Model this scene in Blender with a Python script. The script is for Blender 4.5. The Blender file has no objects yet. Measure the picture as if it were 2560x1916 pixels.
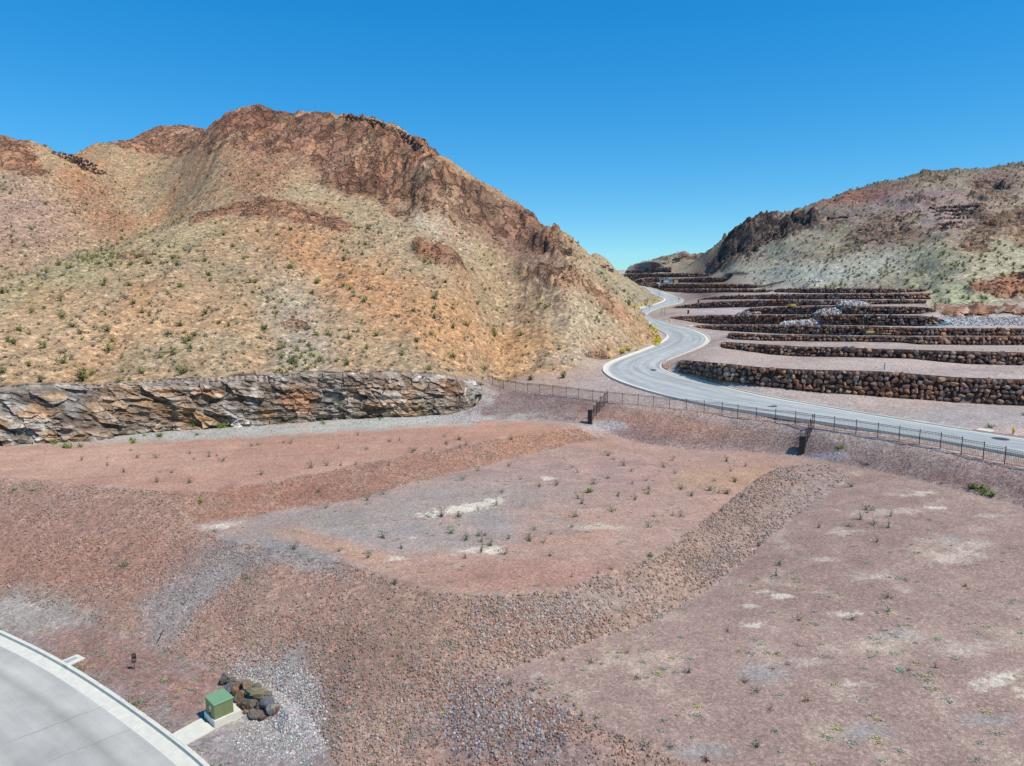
import bpy, math, random
import numpy as np
from mathutils import Vector, Matrix
R = math.radians
rnd = random.Random(7)
rng = np.random.default_rng(11)
scene = bpy.context.scene
col = scene.collection

# ------------------------------------------------------------------ camera, sky, sun, exposure
CZ = 24.0                       # eye height above the datum (m)
F = 1707.0                      # focal length in photo pixels (24 mm on 36 mm)
PITCH = math.atan(228.0 / F)
cam = bpy.data.cameras.new('camera')
cam.lens = 24.0; cam.sensor_width = 36.0; cam.clip_start = 0.5; cam.clip_end = 5000
cam_o = bpy.data.objects.new('camera', cam); col.objects.link(cam_o)
cam_o.location = (0, 0, CZ); cam_o.rotation_euler = (math.pi/2 - PITCH, 0, 0)
scene.camera = cam_o

SUN_H = Vector((0.87, -0.5)).normalized(); SUN_EL = R(57)
sdir = Vector((SUN_H.x*math.cos(SUN_EL), SUN_H.y*math.cos(SUN_EL), math.sin(SUN_EL)))
sun = bpy.data.lights.new('sun', 'SUN'); sun.energy = 4.2; sun.angle = R(0.5); sun.color = (1.0, 0.95, 0.86)
sun_o = bpy.data.objects.new('sun', sun); col.objects.link(sun_o); sun_o.location = (60, -40, 120)
sun_o.rotation_euler = sdir.to_track_quat('Z', 'Y').to_euler()

world = bpy.data.worlds.new('World'); scene.world = world; world.use_nodes = True
wn, wl = world.node_tree.nodes, world.node_tree.links; wn.clear()
wo = wn.new('ShaderNodeOutputWorld'); wb = wn.new('ShaderNodeBackground'); sky = wn.new('ShaderNodeTexSky')
sky.sky_type = 'NISHITA'; sky.sun_disc = False; sky.sun_elevation = SUN_EL
sky.sun_rotation = math.atan2(SUN_H.x, SUN_H.y); sky.altitude = 700; sky.air_density = 1.0; sky.dust_density = 0.0; sky.ozone_density = 2.2
hs = wn.new('ShaderNodeHueSaturation'); hs.inputs['Saturation'].default_value = 2.05; hs.inputs['Hue'].default_value = 0.494; hs.inputs['Value'].default_value = 2.0
gm_ = wn.new('ShaderNodeGamma'); gm_.inputs[1].default_value = 0.57; wl.new(sky.outputs[0], gm_.inputs[0]); wl.new(gm_.outputs[0], hs.inputs['Color']); tn = wn.new('ShaderNodeMix'); tn.data_type = 'RGBA'; tn.blend_type = 'MULTIPLY'; tn.inputs[0].default_value = 1; wl.new(hs.outputs[0], tn.inputs[6]); tn.inputs[7].default_value = (0.56, 0.93, 1.12, 1); wl.new(tn.outputs[2], wb.inputs[0]); wl.new(wb.outputs[0], wo.inputs[0])
wb.inputs[1].default_value = 0.14
scene.view_settings.view_transform = 'Standard'; scene.view_settings.look = 'None'
scene.view_settings.exposure = 0.0; scene.view_settings.gamma = 1.0; scene.view_settings.use_curve_mapping = False
scene.cycles.max_bounces = 5; scene.cycles.diffuse_bounces = 3

# ------------------------------------------------------------------ helpers
def s2l(c):
    c = np.asarray(c, float)/255.0
    return np.where(c <= 0.04045, c/12.92, ((c+0.055)/1.055)**2.4)
ALB = 0.95                      # photo brightness of a sunlit surface -> its albedo
def A(r, g, b, k=1.0): return s2l((r, g, b))*ALB*k

def ray(px, py):
    a = (np.asarray(px, float)-1280)/F; b = -(np.asarray(py, float)-958)/F
    c, s = math.cos(PITCH), math.sin(PITCH)
    dx, dy, dz = a, c+s*b, -s+c*b
    return dx/dy, dz/dy         # X/Y and Z/Y, relative to the eye
def P(px, py, Y=None, z=None):
    u, t = ray(px, py)
    if Y is None: Y = z/t
    return (float(u*Y), float(Y), float(t*Y))
def proj(X, Y, Z):
    c, s = math.cos(PITCH), math.sin(PITCH)
    f = Y*c - Z*s; up = Y*s + Z*c
    return 1280 + F*X/f, 958 - F*up/f

_tab = np.random.default_rng(3).random((8, 256, 256))
def vn(x, y, seed=0):
    t = _tab[seed % 8]; x = x + seed*17.31; y = y + seed*9.17
    xi = np.floor(x).astype(np.int64); yi = np.floor(y).astype(np.int64)
    fx = x-xi; fy = y-yi; fx = fx*fx*(3-2*fx); fy = fy*fy*(3-2*fy)
    x0 = xi & 255; x1 = (xi+1) & 255; y0 = yi & 255; y1 = (yi+1) & 255
    return (t[x0, y0]*(1-fx)+t[x1, y0]*fx)*(1-fy) + (t[x0, y1]*(1-fx)+t[x1, y1]*fx)*fy
def fbm(x, y, o=4, seed=0, gain=0.5):
    a, s, r, f = 1.0, 0.0, 0.0, 1.0
    for i in range(o):
        r = r + a*(vn(x*f, y*f, seed+i)*2-1); s += a; a *= gain; f *= 2.03
    return r/s
def worley(x, y, seed=0):
    """F1, F2 and the id of the nearest cell"""
    t1 = _tab[seed % 8]; t2 = _tab[(seed+1) % 8]; t3 = _tab[(seed+2) % 8]
    xi = np.floor(x).astype(np.int64); yi = np.floor(y).astype(np.int64)
    f1 = np.full(x.shape, 9.0); f2 = np.full(x.shape, 9.0); cid = np.zeros(x.shape)
    for i in (-1, 0, 1):
        for j in (-1, 0, 1):
            a = (xi+i) & 255; b = (yi+j) & 255
            d = np.hypot(xi+i+t1[a, b]-x, yi+j+t2[a, b]-y)
            n = d < f1
            f2 = np.where(n, f1, np.minimum(f2, d)); cid = np.where(n, t3[a, b], cid); f1 = np.where(n, d, f1)
    return f1, f2, cid
def sst(a, b, x):
    x = np.clip((x-a)/(b-a), 0, 1); return x*x*(3-2*x)

def tag(o, label=None, cat=None, group=None, kind=None):
    if label: o['label'] = label
    if cat: o['category'] = cat
    if group: o['group'] = group
    if kind: o['kind'] = kind
    return o
def link(o, parent=None):
    col.objects.link(o)
    if parent is not None: o.parent = parent
    return o
def empty(name, loc, rz=0.0):
    o = bpy.data.objects.new(name, None); o.location = loc; o.rotation_euler = (0, 0, rz); return link(o)
def npmesh(name, V, Fc, mat=None, colors=None, uv=None, smooth=False):
    """V (n,3); Fc (m,3) or (m,4) int array, or a list of index lists; colors (n,3)"""
    me = bpy.data.meshes.new(name)
    V = np.asarray(V, np.float32)
    if isinstance(Fc, np.ndarray) and Fc.ndim == 2:
        n, k = Fc.shape
        me.vertices.add(len(V)); me.vertices.foreach_set('co', V.ravel())
        me.loops.add(n*k); me.loops.foreach_set('vertex_index', Fc.astype(np.int32).ravel())
        me.polygons.add(n); me.polygons.foreach_set('loop_start', np.arange(0, n*k, k, dtype=np.int32))
        me.update(calc_edges=True)
    else:
        me.from_pydata([tuple(v) for v in V], [], [tuple(f) for f in Fc]); me.update()
    if colors is not None:
        at = me.color_attributes.new('col', 'FLOAT_COLOR', 'POINT')
        c = np.ones((len(V), 4), np.float32); c[:, :3] = colors; at.data.foreach_set('color', c.ravel())
    if uv is not None:
        l = me.uv_layers.new(name='uv'); vi = np.empty(len(me.loops), np.int32); me.loops.foreach_get('vertex_index', vi)
        l.data.foreach_set('uv', np.asarray(uv, np.float32)[vi].ravel())
    if smooth: me.polygons.foreach_set('use_smooth', np.ones(len(me.polygons), bool))
    else: me.polygons.foreach_set('use_smooth', np.zeros(len(me.polygons), bool))
    if mat: me.materials.append(mat)
    return me
def obj(name, V, Fc, mat, parent=None, **k):
    return link(bpy.data.objects.new(name, npmesh(name, V, Fc, mat, **k)), parent)

class MB:
    """collects simple solids for one mesh"""
    def __init__(s): s.V = []; s.F = []
    def add(s, V, Fs):
        n = len(s.V); s.V += [tuple(v) for v in V]; s.F += [tuple(i+n for i in f) for f in Fs]; return s
    def box(s, c, d, rz=0.0, bev=0.0, M=None):
        hx, hy, hz = d[0]/2, d[1]/2, d[2]/2
        if bev:
            b = bev; V = []
            for z, i in ((-hz, b), (-hz+b, 0), (hz-b, 0), (hz, b)):
                for x, y in ((-hx+i+b*0, -hy+i), (hx-i, -hy+i), (hx-i, hy-i), (-hx+i, hy-i)): V.append((x, y, z))
            Fs = [(3, 2, 1, 0), (12, 13, 14, 15)]
            for k in range(3):
                for j in range(4):
                    a = k*4+j; d2 = k*4+(j+1) % 4; Fs.append((a, d2, d2+4, a+4))
        else:
            V = [(x, y, z) for z in (-hz, hz) for x, y in ((-hx, -hy), (hx, -hy), (hx, hy), (-hx, hy))]
            Fs = [(3, 2, 1, 0), (4, 5, 6, 7)]+[(j, (j+1) % 4, (j+1) % 4+4, j+4) for j in range(4)]
        ca, sa = math.cos(rz), math.sin(rz)
        V = [(c[0]+x*ca-y*sa, c[1]+x*sa+y*ca, c[2]+z) for x, y, z in V]
        if M is not None: V = [tuple(M @ Vector(v)) for v in V]
        return s.add(V, Fs)
    def tube(s, a, b, r, n=8, r2=None):
        a = Vector(a); b = Vector(b); d = (b-a).normalized(); q = d.to_track_quat('Z', 'Y'); r2 = r if r2 is None else r2
        V = [a+q @ Vector((r*math.cos(2*math.pi*i/n), r*math.sin(2*math.pi*i/n), 0)) for i in range(n)]
        V += [b+q @ Vector((r2*math.cos(2*math.pi*i/n), r2*math.sin(2*math.pi*i/n), 0)) for i in range(n)]
        Fs = [(i, (i+1) % n, (i+1) % n+n, i+n) for i in range(n)]+[tuple(range(n-1, -1, -1)), tuple(range(n, 2*n))]
        return s.add(V, Fs)
    def lathe(s, prof, n=16, c=(0, 0, 0)):
        V = []
        for r, z in prof: V += [(c[0]+r*math.cos(2*math.pi*i/n), c[1]+r*math.sin(2*math.pi*i/n), c[2]+z) for i in range(n)]
        Fs = [(k*n+i, k*n+(i+1) % n, (k+1)*n+(i+1) % n, (k+1)*n+i) for k in range(len(prof)-1) for i in range(n)]
        Fs += [tuple(range(n-1, -1, -1)), tuple(range((len(prof)-1)*n, len(prof)*n))]
        return s.add(V, Fs)
    def build(s, name, mat, parent=None): return obj(name, s.V, s.F, mat, parent)

# ------------------------------------------------------------------ materials
def newmat(name):
    m = bpy.data.materials.new(name); m.use_nodes = True
    return m, m.node_tree.nodes, m.node_tree.links, m.node_tree.nodes['Principled BSDF']
def nd(ns, t, **k):
    n = ns.new(t)
    for a, v in k.items():
        if a in n.inputs: n.inputs[a].default_value = v
        else: setattr(n, a, v)
    return n
def mixc(ns, ls, mode, fac, a, b):
    m = ns.new('ShaderNodeMix'); m.data_type = 'RGBA'; m.blend_type = mode; m.clamp_result = False
    for s, v in ((0, fac), (6, a), (7, b)):
        if hasattr(v, 'type') and hasattr(v, 'links'): ls.new(v, m.inputs[s])
        else: m.inputs[s].default_value = v if s == 0 else (*v[:3], 1)
    return m.outputs[2]
def ramp(ns, ls, src, stops):
    r = ns.new('ShaderNodeValToRGB'); ls.new(src, r.inputs[0]); e = r.color_ramp.elements
    while len(e) < len(stops): e.new(0.5)
    for x, (p, c) in zip(e, stops):
        x.position = p; x.color = (*c, 1) if hasattr(c, '__len__') else (c, c, c, 1)
    return r.outputs[0]
def attr(ns):
    a = ns.new('ShaderNodeAttribute'); a.attribute_name = 'col'; return a.outputs['Color']

def earth_mat(name, peb=(7.0, 2.2), strength=0.55, bump=0.6, hue=0.35, speck=0.4):
    """ground that carries its own soil colours; pebbles of two sizes vary tint and relief"""
    m, ns, ls, bs = newmat(name)
    geo = ns.new('ShaderNodeNewGeometry'); pos = geo.outputs['Position']
    base = attr(ns)
    h = None; c = base
    for i, sc in enumerate(peb):
        v = nd(ns, 'ShaderNodeTexVoronoi', Scale=sc); ls.new(pos, v.inputs['Vector'])
        bw = ns.new('ShaderNodeSeparateColor'); ls.new(v.outputs['Color'], bw.inputs[0])
        f = ramp(ns, ls, bw.outputs[0], [(0.0, 1-strength*0.6), (0.35, 0.95), (0.75, 1.04), (1.0, 1+strength*0.8)])
        c = mixc(ns, ls, 'MULTIPLY', 1.0, c, f)
        tint = mixc(ns, ls, 'MIX', 0.0, (1.0, 1.0, 1.0), (1.0, 1.0, 1.0))
        hh = ramp(ns, ls, bw.outputs[1], [(0.0, (1.12, 0.96, 0.90)), (0.4, (1.0, 1.0, 1.0)), (0.7, (1.0, 1.0, 1.0)), (1.0, (0.90, 1.0, 1.06))])
        c = mixc(ns, ls, 'MULTIPLY', hue, c, hh)
    n1 = nd(ns, 'ShaderNodeTexNoise', Scale=0.35, Detail=6.0, Roughness=0.65); ls.new(pos, n1.inputs['Vector'])
    c = mixc(ns, ls, 'MULTIPLY', 0.8, c, ramp(ns, ls, n1.outputs[0], [(0.3, 0.86), (0.7, 1.14)]))
    n4 = nd(ns, 'ShaderNodeTexNoise', Scale=peb[1]*0.55, Detail=8.0, Roughness=0.8); ls.new(pos, n4.inputs['Vector'])
    c = mixc(ns, ls, 'MULTIPLY', speck, c, ramp(ns, ls, n4.outputs[0], [(0.33, 0.45), (0.47, 0.92), (0.56, 1.06), (0.68, 1.5)]))
    n2 = nd(ns, 'ShaderNodeTexNoise', Scale=14.0, Detail=3.0, Roughness=0.7); ls.new(pos, n2.inputs['Vector'])
    c = mixc(ns, ls, 'MULTIPLY', 0.7, c, ramp(ns, ls, n2.outputs[0], [(0.3, 0.82), (0.7, 1.18)]))
    ls.new(c, bs.inputs['Base Color']); bs.inputs['Roughness'].default_value = 0.95; bs.inputs['Specular IOR Level'].default_value = 0.1
    v = nd(ns, 'ShaderNodeTexVoronoi', Scale=peb[0]); ls.new(pos, v.inputs['Vector'])
    b1 = nd(ns, 'ShaderNodeBump', Strength=bump, Distance=0.10); ls.new(v.outputs['Distance'], b1.inputs['Height']); b1.invert = True
    b2 = nd(ns, 'ShaderNodeBump', Strength=bump*0.7, Distance=0.25); ls.new(n1.outputs[0], b2.inputs['Height']); ls.new(b1.outputs[0], b2.inputs['Normal'])
    ls.new(b2.outputs[0], bs.inputs['Normal'])
    return m
def rock_mat(name, sc=1.0, var=0.5, bump=0.6, crk=0.0):
    m, ns, ls, bs = newmat(name)
    geo = ns.new('ShaderNodeNewGeometry'); pos = geo.outputs['Position']; c = attr(ns)
    n1 = nd(ns, 'ShaderNodeTexNoise', Scale=1.6*sc, Detail=8.0, Roughness=0.7); ls.new(pos, n1.inputs['Vector'])
    c = mixc(ns, ls, 'MULTIPLY', 1.0, c, ramp(ns, ls, n1.outputs[0], [(0.25, 1-var), (0.5, 1.0), (0.75, 1+var*1.1)]))
    n2 = nd(ns, 'ShaderNodeTexNoise', Scale=9.0*sc, Detail=5.0, Roughness=0.7); ls.new(pos, n2.inputs['Vector'])
    c = mixc(ns, ls, 'MULTIPLY', 0.8, c, ramp(ns, ls, n2.outputs[0], [(0.3, 0.75), (0.7, 1.25)]))
    if crk:
        dn = nd(ns, 'ShaderNodeTexNoise', Scale=0.5, Detail=4.0); ls.new(pos, dn.inputs['Vector']); mp = ns.new('ShaderNodeVectorMath'); mp.operation = 'MULTIPLY_ADD'; ls.new(dn.outputs['Color'], mp.inputs[0]); mp.inputs[1].default_value = (5, 5, 5); st_ = ns.new('ShaderNodeVectorMath'); st_.operation = 'MULTIPLY'; ls.new(pos, st_.inputs[0]); st_.inputs[1].default_value = (1, .8, .5); ls.new(st_.outputs[0], mp.inputs[2])
        vv = nd(ns, 'ShaderNodeTexVoronoi', Scale=crk); vv.feature = 'DISTANCE_TO_EDGE'; ls.new(mp.outputs[0], vv.inputs['Vector'])
        v3 = nd(ns, 'ShaderNodeTexVoronoi', Scale=crk*0.8); ls.new(mp.outputs[0], v3.inputs['Vector'])
        bw = ns.new('ShaderNodeSeparateColor'); ls.new(v3.outputs['Color'], bw.inputs[0])
        c = mixc(ns, ls, 'MULTIPLY', 1.0, c, ramp(ns, ls, bw.outputs[0], [(0.0, (.62, .6, .6)), (0.5, (1.0, 0.98, 0.96)), (1.0, (1.4, 1.34, 1.26))]))
    ls.new(c, bs.inputs['Base Color']); bs.inputs['Roughness'].default_value = 0.9; bs.inputs['Specular IOR Level'].default_value = 0.15
    b1 = nd(ns, 'ShaderNodeBump', Strength=bump, Distance=0.3/sc); ls.new(n1.outputs[0], b1.inputs['Height'])
    b2 = nd(ns, 'ShaderNodeBump', Strength=bump*0.7, Distance=0.06/sc); ls.new(n2.outputs[0], b2.inputs['Height']); ls.new(b1.outputs[0], b2.inputs['Normal'])
    if crk:
        b3 = nd(ns, 'ShaderNodeBump', Strength=1.0, Distance=0.9); ls.new(ramp(ns, ls, vv.outputs[0], [(0.0, 0.0), (0.09, 0.8), (0.5, 1.0)]), b3.inputs['Height']); ls.new(b2.outputs[0], b3.inputs['Normal']); b2 = b3
    ls.new(b2.outputs[0], bs.inputs['Normal'])
    return m
def plain(name, c, rough=0.7, var=0.15, sc=3.0, metal=0.0, spec=0.3, bump=0.0):
    m, ns, ls, bs = newmat(name)
    geo = ns.new('ShaderNodeNewGeometry')
    n = nd(ns, 'ShaderNodeTexNoise', Scale=sc, Detail=6.0, Roughness=0.65); ls.new(geo.outputs['Position'], n.inputs['Vector'])
    cc = mixc(ns, ls, 'MULTIPLY', 1.0, tuple(c), ramp(ns, ls, n.outputs[0], [(0.3, 1-var), (0.7, 1+var)]))
    ls.new(cc, bs.inputs['Base Color']); bs.inputs['Roughness'].default_value = rough; bs.inputs['Metallic'].default_value = metal
    bs.inputs['Specular IOR Level'].default_value = spec
    if bump:
        b = nd(ns, 'ShaderNodeBump', Strength=bump, Distance=0.02); ls.new(n.outputs[0], b.inputs['Height']); ls.new(b.outputs[0], bs.inputs['Normal'])
    return m
M_ground = earth_mat('graded_soil', (11.0, 4.5), 0.34, 0.4, 0.2, 0.5); M_pad = earth_mat('compacted_soil', (18.0, 8.0), 0.34, 0.3, 0.2, 0.5)
M_hill = earth_mat('desert_slope', (4.2, 1.6), 0.5, 0.7, 0.3, 0.9)
M_crag = rock_mat('crag_rock', 0.6, 0.55, 1.0, 0.24)
M_cut = rock_mat('cut_rock', 1.0, 0.55, 0.8)
M_stone = rock_mat('loose_stone', 3.0, 0.3, 0.4)
M_bould = rock_mat('wall_boulder', 1.6, 0.45, 0.6)
M_conc = plain('kerb_concrete', A(224, 215, 194), 0.85, 0.10, 2.0, spec=0.2)
M_kerbface = plain('kerb_grey', A(170, 176, 172), 0.85, 0.12, 2.0, spec=0.2)  # greyer concrete for the lower kerb face and the meter lid
M_red = plain('red_kerb_paint', A(190, 60, 45), 0.7, 0.15, 4.0)
M_steel = plain('dark_bronze_metal', (0.035, 0.022, 0.016), 0.5, 0.2, 5.0, spec=0.4)
M_pillar = plain('dark_stucco', (0.045, 0.036, 0.03), 0.85, 0.2, 6.0)
M_hyd = plain('yellow_paint', (0.72, 0.40, 0.05), 0.5, 0.1, 6.0)
# ------------------------------------------------------------------ survey lines read off the photograph
# every row: (px, py, distance) or (px, py, None, level) turned into ground points round the eye
def pts(rows, z=None):
    out = []
    for r in rows:
        if len(r) == 4: out.append(P(r[0], r[1], z=r[3]))
        elif len(r) == 3: out.append(P(r[0], r[1], Y=r[2]))
        else: out.append(P(r[0], r[1], z=z))
    return out
N_ = None
FENCE = [(1214.5, 958, 113), (1231, 969, 111), (1259, 974.6, 107), (1289, 978.8, 105.2), (1319, 983.7, 103), (1348.5, 987, 100.8), (1381.7, 990, 98.6),
 (1415.6, 994.6, 96.6), (1446.4, 998, 95), (1481.7, 1003, 93.2), (1518.5, 1007, 91.6), (1556, 1010.5, 90), (1595, 1015, 88.8), (1633, 1020, 87.6),
 (1673.7, 1024, 86.4), (1715.6, 1028, 85.4), (1760, 1033, 84.2), (1804.8, 1039, 83), (1844, 1045, 81.6), (1890, 1051.4, 80.2), (1938, 1056.7, 79), (1988, 1062, 77.6),
 (2034.7, 1069.5, 75.8), (2085, 1078, 74.4), (2139.6, 1085, 72.8), (2194, 1094, 71), (2247.5, 1103, 69.3), (2297.8, 1112, 67.7), (2350.6, 1122, 66.1), (2403, 1135, 64.5),
 (2457.7, 1148, 62.9), (2511.3, 1160.7, 61.5), (2566, 1174, 60), (2624, 1188, 58.6), (2690, 1203, 57.2)]
ROAD_L = [(3200, 1262, N_, -15.9), (2900, 1205, N_, -15.6), (2560, 1141, N_, -15.3), (2300, 1095, N_, -15.1), (2100, 1064, N_, -14.95), (1900, 1034, N_, -14.7), (1750, 1010, N_, -14.4),
 (1650, 987, N_, -14.0), (1580, 966, N_, -13.7), (1530, 946, N_, -13.4), (1509, 927, N_, -13.1), (1519, 910, N_, -12.8), (1560, 893, N_, -12.3), (1620, 871, N_, -11.6),
 (1660, 853, N_, -10.9), (1670, 841, N_, -10.3), (1654, 829, N_, -9.8), (1630, 816, N_, -8.9), (1608, 794, 207), (1587, 775, 236), (1606, 769, 247), (1637, 761, 262), (1657, 754, 278), (1660, 748, 292),
 (1650, 743, 305), (1637, 738, 318), (1623, 727, 340), (1612, 719.5, 356), (1572, 711, 385), (1554, 704, 420), (1540, 692, 462), (1548, 685, 495), (1552, 679, 520)]
ROAD_R = [(3200, 1190, N_, -15.9), (2900, 1143, N_, -15.6), (2560, 1098, N_, -15.3), (2400, 1074, N_, -15.15), (2200, 1042, N_, -14.95), (2050, 1016, N_, -14.75), (1900, 989, N_, -14.35), (1800, 965, N_, -14.0),
 (1710, 942, N_, -13.6), (1665, 927, N_, -13.25), (1652, 915, N_, -13.0), (1664, 902, N_, -12.6), (1700, 889, N_, -12.1), (1740, 873, N_, -11.5), (1768, 860, N_, -10.95),
 (1774, 850, N_, -10.5), (1766, 839, N_, -10.0), (1749, 830, N_, -9.6), (1726, 822, N_, -9.2), (1699, 816, N_, -8.9), (1681, 812, 184), (1654, 803, 198), (1627, 795.5, 212), (1616, 787, 224), (1623, 781, 230),
 (1645, 772, 243), (1663, 766.5, 252), (1688, 762, 262), (1704, 757.5, 275), (1708, 750, 290), (1697, 745, 303), (1681, 739, 316), (1663, 732, 328), (1641, 725, 345), (1627, 720, 357),
 (1592, 711, 388), (1572, 704, 423), (1558, 691, 462), (1564, 683, 495), (1566, 679, 520)]
KERB_LOW = [(-700, 1330, N_, -23.1), (-250, 1480, N_, -23.1), (-80, 1548, N_, -23.1), (0, 1590, N_, -23.1), (60, 1616, N_, -23.1), (140, 1659, N_, -23.1), (205, 1697, N_, -23.1), (270, 1741, N_, -23.1), (335, 1785, N_, -23.1),
 (400, 1834, N_, -23.1), (455, 1876, N_, -23.1), (512, 1922, N_, -23.1), (560, 1975, N_, -23.1), (610, 2050, N_, -23.1), (650, 2150, N_, -23.1), (690, 2400, N_, -23.1)]
# walls: (px, base py, top py, distance of the base)
WALLS = [
 [(1697, 926, 903, 115), (1702, 929, 902, 112), (1731, 934, 903, 109), (1751, 939, 905, 106.5), (1801, 949, 909, 102), (1902, 965, 919, 97), (1976, 973, 923, 95), (2052, 982, 926, 93.5), (2130, 986, 927.5, 92), (2203, 992, 929.5, 91), (2303, 999, 937, 90), (2403, 1007, 944.5, 89), (2560, 1015, 950, 88), (2750, 1024, 956, 87)],
 [(1805, 867, 857, 134), (1812, 871, 856, 132), (1851, 876, 858, 129), (1927, 887, 863, 125), (2002, 892, 867, 121.5), (2102, 893, 869, 117.5), (2203, 895, 873, 114), (2278, 897, 875, 111), (2353, 905, 877, 108), (2428, 911, 879, 106), (2560, 914, 882, 104.5), (2750, 917, 886, 103)],
 [(1824, 842, 833, 142), (1832, 849, 833, 140), (1902, 852, 836.6, 135), (2052, 854, 839, 131), (2152, 855, 840.7, 127.5), (2253, 857, 842, 124), (2303, 862, 842.7, 121), (2403, 863, 842, 119.5), (2560, 863, 841.7, 118.5), (2750, 864, 843, 118)],
 [(1737, 816, 815, 182), (1745, 820, 814, 179), (1801, 826, 813, 168), (1875, 831, 813, 159), (1952, 835, 813, 150), (2052, 838, 814, 142.5), (2152, 839, 816, 135.5), (2253, 840, 819, 129.5), (2328, 840, 820.6, 127), (2560, 840, 821.6, 124.5), (2750, 840, 823, 124)],
 [(1676, 794, 792.5, 199), (1690, 798, 791.5, 198), (1751, 809, 789.5, 194), (1801, 812.6, 788.5, 187), (1902, 813, 787.7, 172), (2002, 813, 787.5, 160), (2102, 813.6, 787.5, 149), (2203, 815, 788, 141), (2303, 815.6, 789.5, 135), (2345, 813, 794, 134), (2372, 810, 808, 134)],
 [(1861, 780, 776, 194), (1870, 783, 773, 192), (1902, 785, 769, 186), (1952, 786, 767.4, 177), (2027, 786.5, 766, 165), (2102, 786.5, 765.4, 155), (2253, 786, 766.4, 145), (2303, 785, 768, 141.5), (2338, 778, 773, 141)],
 [(1684, 769, 767.5, 233), (1701, 770, 764, 229), (1751, 771, 758.5, 219), (1801, 769.5, 754, 211), (1851, 768, 751.5, 203), (1952, 765.4, 750, 187), (2102, 763, 750, 166), (2203, 761, 750, 157), (2313, 759, 750.5, 152)],
 [(1751, 749.5, 748, 255), (1768, 749, 744, 248), (1801, 749, 740, 238), (1886, 749, 737, 217), (1980, 749, 735.5, 196), (2052, 749, 735, 181), (2152, 749, 734.5, 169), (2323, 748, 733.8, 160.5)],
 [(1937, 730, 725, 219), (1945, 731, 722, 215), (2020, 733, 721, 197), (2102, 733.5, 720.5, 182), (2203, 733, 721, 172), (2323, 730, 723.7, 170)],
 [(1644, 723, 722, 354), (1663, 729, 721.8, 342), (1717, 731.5, 722, 312), (1807, 731, 722.6, 268), (1900, 732, 724, 236), (1940, 731, 726, 226)],
 [(1612, 716.5, 715.8, 366), (1637, 721, 711.5, 356), (1663, 721, 709.2, 346), (1717, 721, 709.6, 318), (1807, 721.4, 710.3, 276), (1880, 721.4, 711, 252), (1962, 720, 717, 236)],
 [(1587, 710.8, 709.3, 376), (1608, 714.5, 706.6, 371), (1641, 714, 706.2, 364)],
 [(1578, 704.5, 703.3, 396), (1608, 708.5, 696, 384), (1641, 706.2, 694.5, 378), (1690, 707.5, 696.8, 354), (1771, 707, 693.5, 310), (1843, 705, 694.6, 282), (1869, 699, 697.6, 273)],
 [(1554, 692.5, 687, 420), (1572, 693, 684, 412), (1608, 694.5, 683.5, 396), (1663, 694, 683.3, 378), (1753, 692, 683.5, 340), (1789, 691, 688, 326)],
 [(1565, 683, 676, 470), (1594, 683, 674.5, 455), (1641, 682.7, 669, 425), (1677, 682.5, 668, 400)],
]
CRAG1 = None
G = {}   # all constraint lines
G['pad_left_toe'] = pts([(-700, 1185, N_, -16.8), (-250, 1140, N_, -16.8), (0, 1117, N_, -16.8), (300, 1092, N_, -16.8), (500, 1078, N_, -16.8), (700, 1064, N_, -16.8), (1000, 1050, N_, -16.8), (1150, 1045, N_, -16.8), (1250, 1047, N_, -16.8), (1440, 1056, N_, -16.85), (1490, 1064, N_, -17.0), (1545, 1092, N_, -17.7), (1620, 1110, N_, -18.0), (1700, 1121, N_, -18.2), (1850, 1128, N_, -18.2), (2000, 1140, N_, -18.1), (2100, 1160, N_, -17.95), (2250, 1188, N_, -17.7), (2400, 1226, N_, -17.7), (2560, 1268, N_, -17.8), (2750, 1320, N_, -17.9)])
G['pad_left_crest'] = pts([(-700, 1230, N_, -16.8), (-250, 1205, N_, -16.8), (0, 1196, N_, -16.8), (200, 1210, N_, -16.8), (400, 1228, N_, -16.8), (520, 1231, N_, -16.8), (600, 1216, N_, -16.8), (800, 1182, N_, -16.8), (1000, 1142, N_, -16.8), (1200, 1106, N_, -16.8), (1380, 1078, N_, -16.8), (1450, 1072, N_, -16.9)])
G['berm_toe'] = pts([(490, 1312, N_, -18.25), (600, 1296, N_, -18.25), (700, 1276, N_, -18.25), (900, 1246, N_, -18.2), (1000, 1217, N_, -18.15), (1200, 1168, N_, -18.1), (1400, 1118, N_, -18.0), (1500, 1098, N_, -17.85)])
G['pad_mid_crest'] = pts([(470, 1312, N_, -18.3), (560, 1347, N_, -18.4), (700, 1378, N_, -18.4), (850, 1403, N_, -18.4), (1000, 1452, N_, -18.4), (1090, 1482, N_, -18.4), (1180, 1492, N_, -18.4), (1300, 1488, N_, -18.4), (1400, 1470, N_, -18.4), (1500, 1441, N_, -18.4), (1640, 1388, N_, -18.4), (1750, 1312, N_, -18.4), (1830, 1250, N_, -18.35), (1900, 1192, N_, -18.3), (1960, 1165, N_, -18.25), (2060, 1158, N_, -18.05)])
G['pad_right_toe'] = pts([(2130, 1195, N_, -18.05), (2060, 1240, N_, -18.5), (1990, 1290, N_, -18.9), (1900, 1372, N_, -19.4), (1780, 1470, N_, -19.9), (1620, 1562, N_, -20.2), (1450, 1612, N_, -20.3), (1280, 1672, N_, -20.4), (1160, 1690, N_, -20.4)])
G['pad_right_crest'] = pts([(1120, 1694, N_, -20.4), (1200, 1712, N_, -20.4), (1300, 1742, N_, -20.4), (1500, 1812, N_, -20.4), (1650, 1882, N_, -20.4), (1760, 1930, N_, -20.4), (2000, 2060, N_, -20.4), (2300, 2260, N_, -20.4)])
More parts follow.
